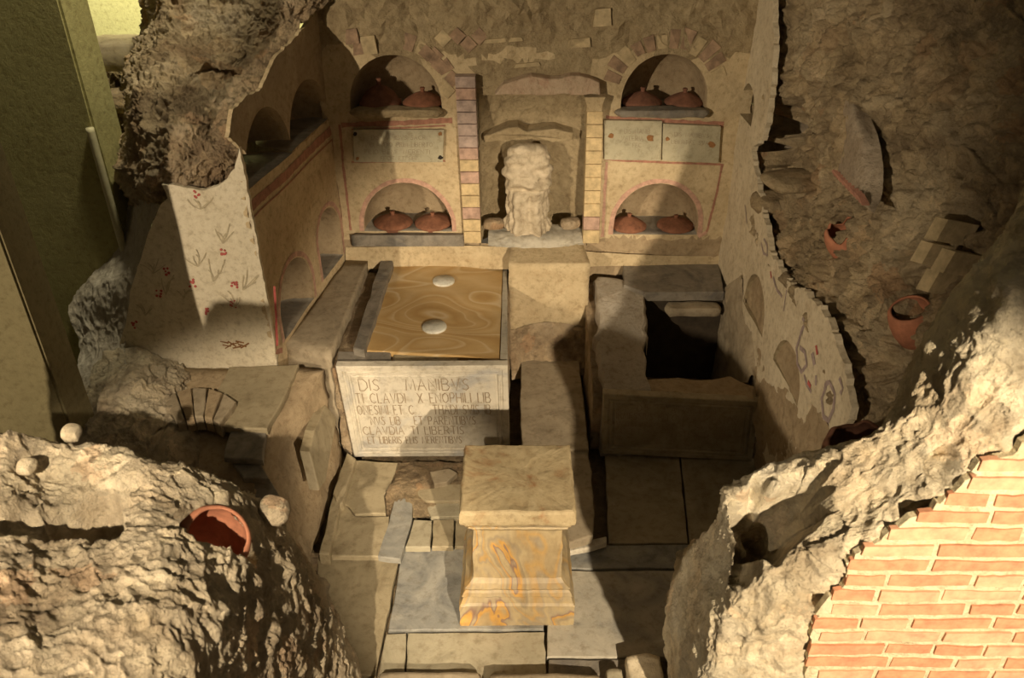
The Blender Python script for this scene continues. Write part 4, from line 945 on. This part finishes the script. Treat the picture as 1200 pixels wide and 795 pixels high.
# ---- altar
def altar():
    cx = V(606, 735, z=0).x; yf = V(606, 735, z=0).y; z1 = .67; wT = .472; dT = .43; cy = yf + .025 + dT / 2
    root = empty('altar', (cx, cy, 0))
    prof = [(0, .030, 1), (.02, .031, 1), (.125, .028, 1), (.135, .020, 1), (.165, .012, 1), (.172, .016, 1), (.19, .010, 1), (.198, .002, 1), (.21, .006, 1), (.222, -.014, 1), (.24, -.030, 1), (.52, -.034, 1), (.535, -.026, 1), (.55, -.014, 1), (.557, -.018, 1), (.57, -.004, 1), (.585, .002, 1), (.594, .010, 1)]
    def rings(prof, n, amp, bm, mi=0, hole=None):
        prev = None; out = []
        for (z, e, _) in prof:
            hx = wT / 2 - .012 + e; hy = dT / 2 - .012 + e; r = []
            for s in range(4):
                for i in range(n):
                    t = i / n * 2 - 1
                    p = [(t * hx, -hy), (hx, t * hy), (-t * hx, hy), (-hx, -t * hy)][s]
                    q = Vector((p[0], p[1], z)); ed = min(1, (1 - abs(t)) * 6)
                    w_ = Vector((q.x, q.y, 0)).normalized() * (fr(q + Vector((3, 0, 0)), 14, 4) * amp * (1 if ed > .9 else 1.8) - (1 - ed) * .003)
                    r.append(bm.verts.new(q + w_))
            if prev:
                for k in range(len(r)): bm.faces.new((prev[k], prev[(k + 1) % len(r)], r[(k + 1) % len(r)], r[k]))
            prev = r; out.append(r)
        return out
    bm = bmesh.new(); fine = []
    for a, b in zip(prof, prof[1:]):
        k = max(1, int((b[0] - a[0]) / .02))
        for i in range(k): fine.append((a[0] + (b[0] - a[0]) * i / k, a[1] + (b[1] - a[1]) * i / k, 1))
    fine.append(prof[-1]); R_ = rings(fine, 30, .004, bm); bm.faces.new(R_[0]); bm.faces.new(R_[-1])
    from_bm('shaft', bm, 'altar', root)
    bm = bmesh.new(); R_ = rings([(.594, .008, 1), (.60, .015, 1), (.61, .016, 1), (.63, .014, 1), (.655, .013, 1), (.666, .009, 1), (.67, .002, 1)], 34, .007, bm); bm.faces.new(R_[0])
    # top with slight relief
    prev = R_[-1]
    for s in (.85, .6, .3):
        r = []
        for v in R_[-1]:
            q = Vector((v.co.x * s, v.co.y * s, .67)); q.z += fr(q + Vector((9, 0, 0)), 9, 4) * .004; r.append(bm.verts.new(q))
        for k in range(len(r)): bm.faces.new((prev[k], prev[(k + 1) % len(r)], r[(k + 1) % len(r)], r[k]))
        prev = r
    bm.faces.new(prev)
    from_bm('cap', bm, ['altar_top'], root)
    return tag(root, 'square banded alabaster altar with moulded cap standing in the middle of the floor', 'altar')
altar()

# ---- floor slabs
FL = [([(372, 652), (468, 653), (458, 700), (440, 792), (372, 792)], 'marble_y', .0, 'brownish tan paving slab at the left front corner of the floor'),
      ([(472, 643), (641, 643), (637, 738), (455, 739)], 'marble_b', .0, 'blue grey paving slab under the left half of the altar'),
      ([(453, 743), (476, 742), (474, 800), (442, 800)], 'marble_t', .0, 'small slab left of the long front paving slab'),
      ([(478, 742), (638, 741), (641, 800), (476, 800)], 'marble_t', .0, 'long light paving slab in front of the altar'),
      ([(641, 669), (798, 669), (800, 770), (641, 770)], 'marble_g', .0, 'large pale grey paving slab right of the altar'),
      ([(643, 773), (764, 773), (768, 802), (643, 802)], 'slate', .0, 'dark narrow paving slab at the front right of the floor'),
      ([(642, 650), (690, 643), (710, 639), (812, 639), (822, 666), (642, 666)], 'marble_b', .0, 'veined blue grey paving strip right of the altar'),
      ([(709, 533), (796, 533), (806, 637), (713, 637)], 'marble_y', .0, 'large tan paving slab in front of the smaller inscription'),
      ([(798, 533), (890, 538), (905, 600), (875, 637), (808, 637)], 'marble_y', .0, 'tan paving slab at right beside the rubble overhang')]
for i, (p, m_, z_, lab) in enumerate(FL):
    o = slab('paving_slab', zpoly(p, z_), .035, m_, jit=.004, bev=.004, seed=i * 3.3); tag(o, lab, 'slab')
for (u, v) in ((706, 716), (689, 719)): pass
# loose tiles behind / left of the altar
def flanged(base, z, fl, lab, m_):
    root = empty('roof_tile', zpoly(base, z)[0])
    o = slab('tile_body', zpoly(base, z), .03, m_, root, jit=.006, bev=.005); o.location = -root.location
    o = slab('flange', zpoly(fl, z + .045), .075, m_, root, jit=.004, bev=.008); o.location = -root.location
    tag(root, lab, 'tile')
flanged([(417, 539), (466, 542), (458, 568), (450, 580), (452, 602), (416, 603), (408, 593), (401, 590)], .06, [(407, 530), (417, 537), (402, 588), (398, 592), (390, 578)], 'upper flanged tan tile along the left wall, below the big inscription', 'marble_y')
flanged([(400, 588), (408, 595), (416, 605), (456, 605), (455, 620), (443, 652), (381, 652)], .05, [(391, 580), (400, 588), (386, 650), (374, 648)], 'lower flanged tan tile along the left wall with chipped corner', 'marble_y')
LT = [([(465, 578), (483, 579), (483, 608), (474, 640), (469, 655), (443, 652), (456, 611)], .05, 'marble_b', 'narrow blue grey strip slab right of the lower flanged tile'),
      ([(485, 609), (506, 610), (504, 641), (475, 641)], .045, 'marble_t', 'small square tan slab right of the blue grey strip'),
      ([(508, 609), (532, 608), (531, 641), (506, 641)], .03, 'marble_y', 'small brown slab left of the altar side'),
      ([(534, 606), (600, 606), (600, 641), (533, 641)], .02, 'marble_y', 'shaded slab touching the altar back left corner'),
      ([(488, 568), (600, 567), (600, 586), (499, 587), (490, 580)], .06, 'marble_y', 'upper shaded brown slab behind the altar'),
      ([(499, 589), (600, 588), (600, 605), (505, 606)], .04, 'marble_t', 'lower shaded slab behind the altar'),
      ([(504, 553), (527, 549), (536, 554), (524, 565), (509, 567)], .09, 'stone_t', 'small loose angular fragment below the big inscription')]
for i, (p, z_, m_, lab) in enumerate(LT):
    o = slab('floor_fragment', zpoly(p, z_), .035, m_, jit=.004, bev=.004, seed=i * 2.1 + 9); tag(o, lab, 'slab')
w = [[V(462, 540, z=.03), V(520, 540, z=.05), V(600, 540, z=.05)], [V(456, 565, z=.05), V(478, 566, z=.085), V(600, 564, z=.02)], [V(450, 600, z=.02), V(470, 580, z=.06), V(600, 580, z=.0)], [V(460, 615, z=.0), V(490, 606, z=.03), V(600, 600, z=.0)]]
patch('earth_heap', w, 90, 70, .025, 23, 'dirt'); tag(bpy.data.objects['earth_heap'], 'brown earth left between the tiles and the big inscription', 'earth', None, 'stuff')
# threshold stones
for (x0, x1, y0, y1, zt, sd, mm, lab) in ((-.56, -.12, 1.90, 2.11, .08, 1, 'stone_t', 'left rough tan threshold stone at the bottom edge'), (-.11, .38, 1.90, 2.10, .08, 2, 'stone_t', 'right long tan threshold stone at the bottom edge'), (.385, .46, 1.90, 2.13, .08, 3, 'marble_t', 'narrow threshold block beside the lit corner stone'), (.47, .62, 1.90, 2.17, .11, 4, 'plaster_w', 'pale lit corner block of the threshold at right')):
    o = stone('threshold_stone', ((x0 + x1) / 2, (y0 + y1) / 2, zt / 2 - .01), (x1 - x0) / 2, (y1 - y0) / 2, zt / 2, sd, mm, 0, .18); tag(o, lab, 'stone')

# ---- pots set in the rubble
def pot(loc, r, lab, mm='terra', tilt=(0, 0), depth=.2, rim=True, broken=0.0, name='urn'):
    root = empty(name, loc); bm = bmesh.new(); th = .009
    out = [(r * .86, .012), (r * .95, 0.0), (r, -.02), (r * 1.04, -.05), (r * 1.02, -.09), (r * .85, -.15), (r * .5, -depth), (.001, -depth - .008)]
    inn = [(max(.001, a - th), b + (.0 if i else .0)) for i, (a, b) in enumerate(out)]
    prof = list(reversed(inn)) + out
    rg = lathe(bm, prof, 56, noise_amp=.03, seed=loc[0] * 9)
    if broken:
        for v in bm.verts:
            if v.co.z > -.06:
                a = math.atan2(v.co.y, v.co.x); v.co.z -= broken * max(0, .5 + noise.noise(Vector((math.cos(a) * 2, math.sin(a) * 2, 3.3)))) * (v.co.z + .06) / .07
    from_bm('body', bm, mm, root, smooth=True)
    root.rotation_euler = (tilt[0], tilt[1], 0); return tag(root, lab, 'urn')
pot(PC + Vector((.0, 0, -.05)), .10, 'orange terracotta urn sunk in the bright front left rubble', 'terra', (.25, .6), .14, broken=.0)
p = V(1066, 364, x=1.56); pot(p, .085, 'orange terracotta urn lying in a dark pocket of the right wall', 'terra', (.1, -.5), .16)
p = V(990, 268, x=1.48); pot(p, .09, 'broken terracotta urn on the ledge under the hanging plaster fragment', 'terra', (.2, -.45), .17, broken=.06)
p = V(1008, 522, z=1.42); pot(p, .11, 'dark brown urn with broken rim behind the front right rubble', 'terra_d', (.25, -.3), .2, broken=.05)
# small rubble bits on the front left wall
for (u, v, z_, s, lab) in ((30, 548, 1.50, .022, 'small round pale stone at the left edge of the front rubble'), (85, 508, 1.47, .024, 'pale round stone on the crest of the front left rubble'), (322, 598, 1.22, .04, 'pale lump of mortar right of the orange urn')):
    o = stone('loose_stone', V(u, v, z=z_), s, s, s * .8, u, 'rub_front', 0, .3); tag(o, lab, 'stone')

GR = {'paving_slab': 'marble paving slabs of the floor', 'floor_fragment': 'loose slabs left of and behind the altar', 'roof_tile': 'flanged tiles along the left wall', 'arch_brick': 'arch bricks over the dark hollow', 'threshold_stone': 'threshold stones at the bottom edge', 'wall_plaque': 'marble plaques on the back wall', 'marble_disc': 'white discs on the golden slab', 'inscribed_slab': 'inscribed marble fronts of the two tombs', 'pilaster': 'brick pilasters beside the statue', 'grave_slab': 'grey slabs in the central channel', 'step_brick': 'dark step bricks behind the pot', 'loose_stone': 'loose stones on the front left rubble'}
for o in list(C.objects):
    k = o.name.split('.')[0]
    if o.parent is None and k in GR: o['group'] = GR[k]
# ================================================================ LIGHT + CAMERA
W = bpy.data.worlds.new('W'); bpy.context.scene.world = W; W.use_nodes = True
W.node_tree.nodes['Background'].inputs[0].default_value = (1, .77, .47, 1); W.node_tree.nodes['Background'].inputs[1].default_value = .078
def spot(name, loc, to, power, col, size, ang, blend, r=.03):
    l = bpy.data.lights.new(name, 'SPOT'); l.energy = power; l.color = col; l.spot_size = math.radians(ang); l.spot_blend = blend; l.shadow_soft_size = r
    o = bpy.data.objects.new(name, l); C.objects.link(o); o.location = loc
    o.rotation_euler = (Vector(to) - Vector(loc)).to_track_quat('-Z', 'Y').to_euler(); return o
WARM = (1, .80, .54)
kp = Vector((1.2, -1.4, 2.62)); az = math.radians(-9); el = math.radians(-26)
spot('key_lamp', kp, kp + Vector((math.sin(az), math.cos(az), math.tan(el))), 1300, WARM, 0, 37, .45, .035)
spot('left_lamp', (-4.0, -2.3, 3.2), (-.5, 4.4, 1.0), 1200, WARM, 0, 46, .5, .05)
spot('front_fill', (-.6, -1.7, 4.0), (-1.0, 1.36, 1.2), 1350, WARM, 0, 25, .5, .03)  # added fill, no known lamp there, brightens the front left rubble
spot('far_fill', (-2.6, 5.9, 3.4), (-2.6, 7.6, 1.9), 500, (1, .9, .5), 0, 150, .8, .2)  # unseen light added to brighten the far wall
spot('pillar_fill', (-.6, 3.7, 5.4), (-2.5, 4.15, 2.9), 560, (1, .88, .58), 0, 58, .8, .2)  # unseen light added for the pillar's side face and the left rubble top
cam = bpy.data.cameras.new('cam'); co_ = bpy.data.objects.new('cam', cam); C.objects.link(co_)
cam.sensor_width = 36; cam.lens = 36 * F / 1200; co_.location = (0, 0, H); co_.rotation_euler = (math.pi / 2 - PITCH, 0, 0)
cam.clip_start = .05; cam.dof.use_dof = True; cam.dof.focus_distance = 4.2; cam.dof.aperture_fstop = 5.0
sc = bpy.context.scene; sc.camera = co_
sc.view_settings.view_transform = 'Standard'; sc.view_settings.look = 'None'; sc.view_settings.gamma = 1; sc.view_settings.use_curve_mapping = False; sc.view_settings.exposure = 0.0
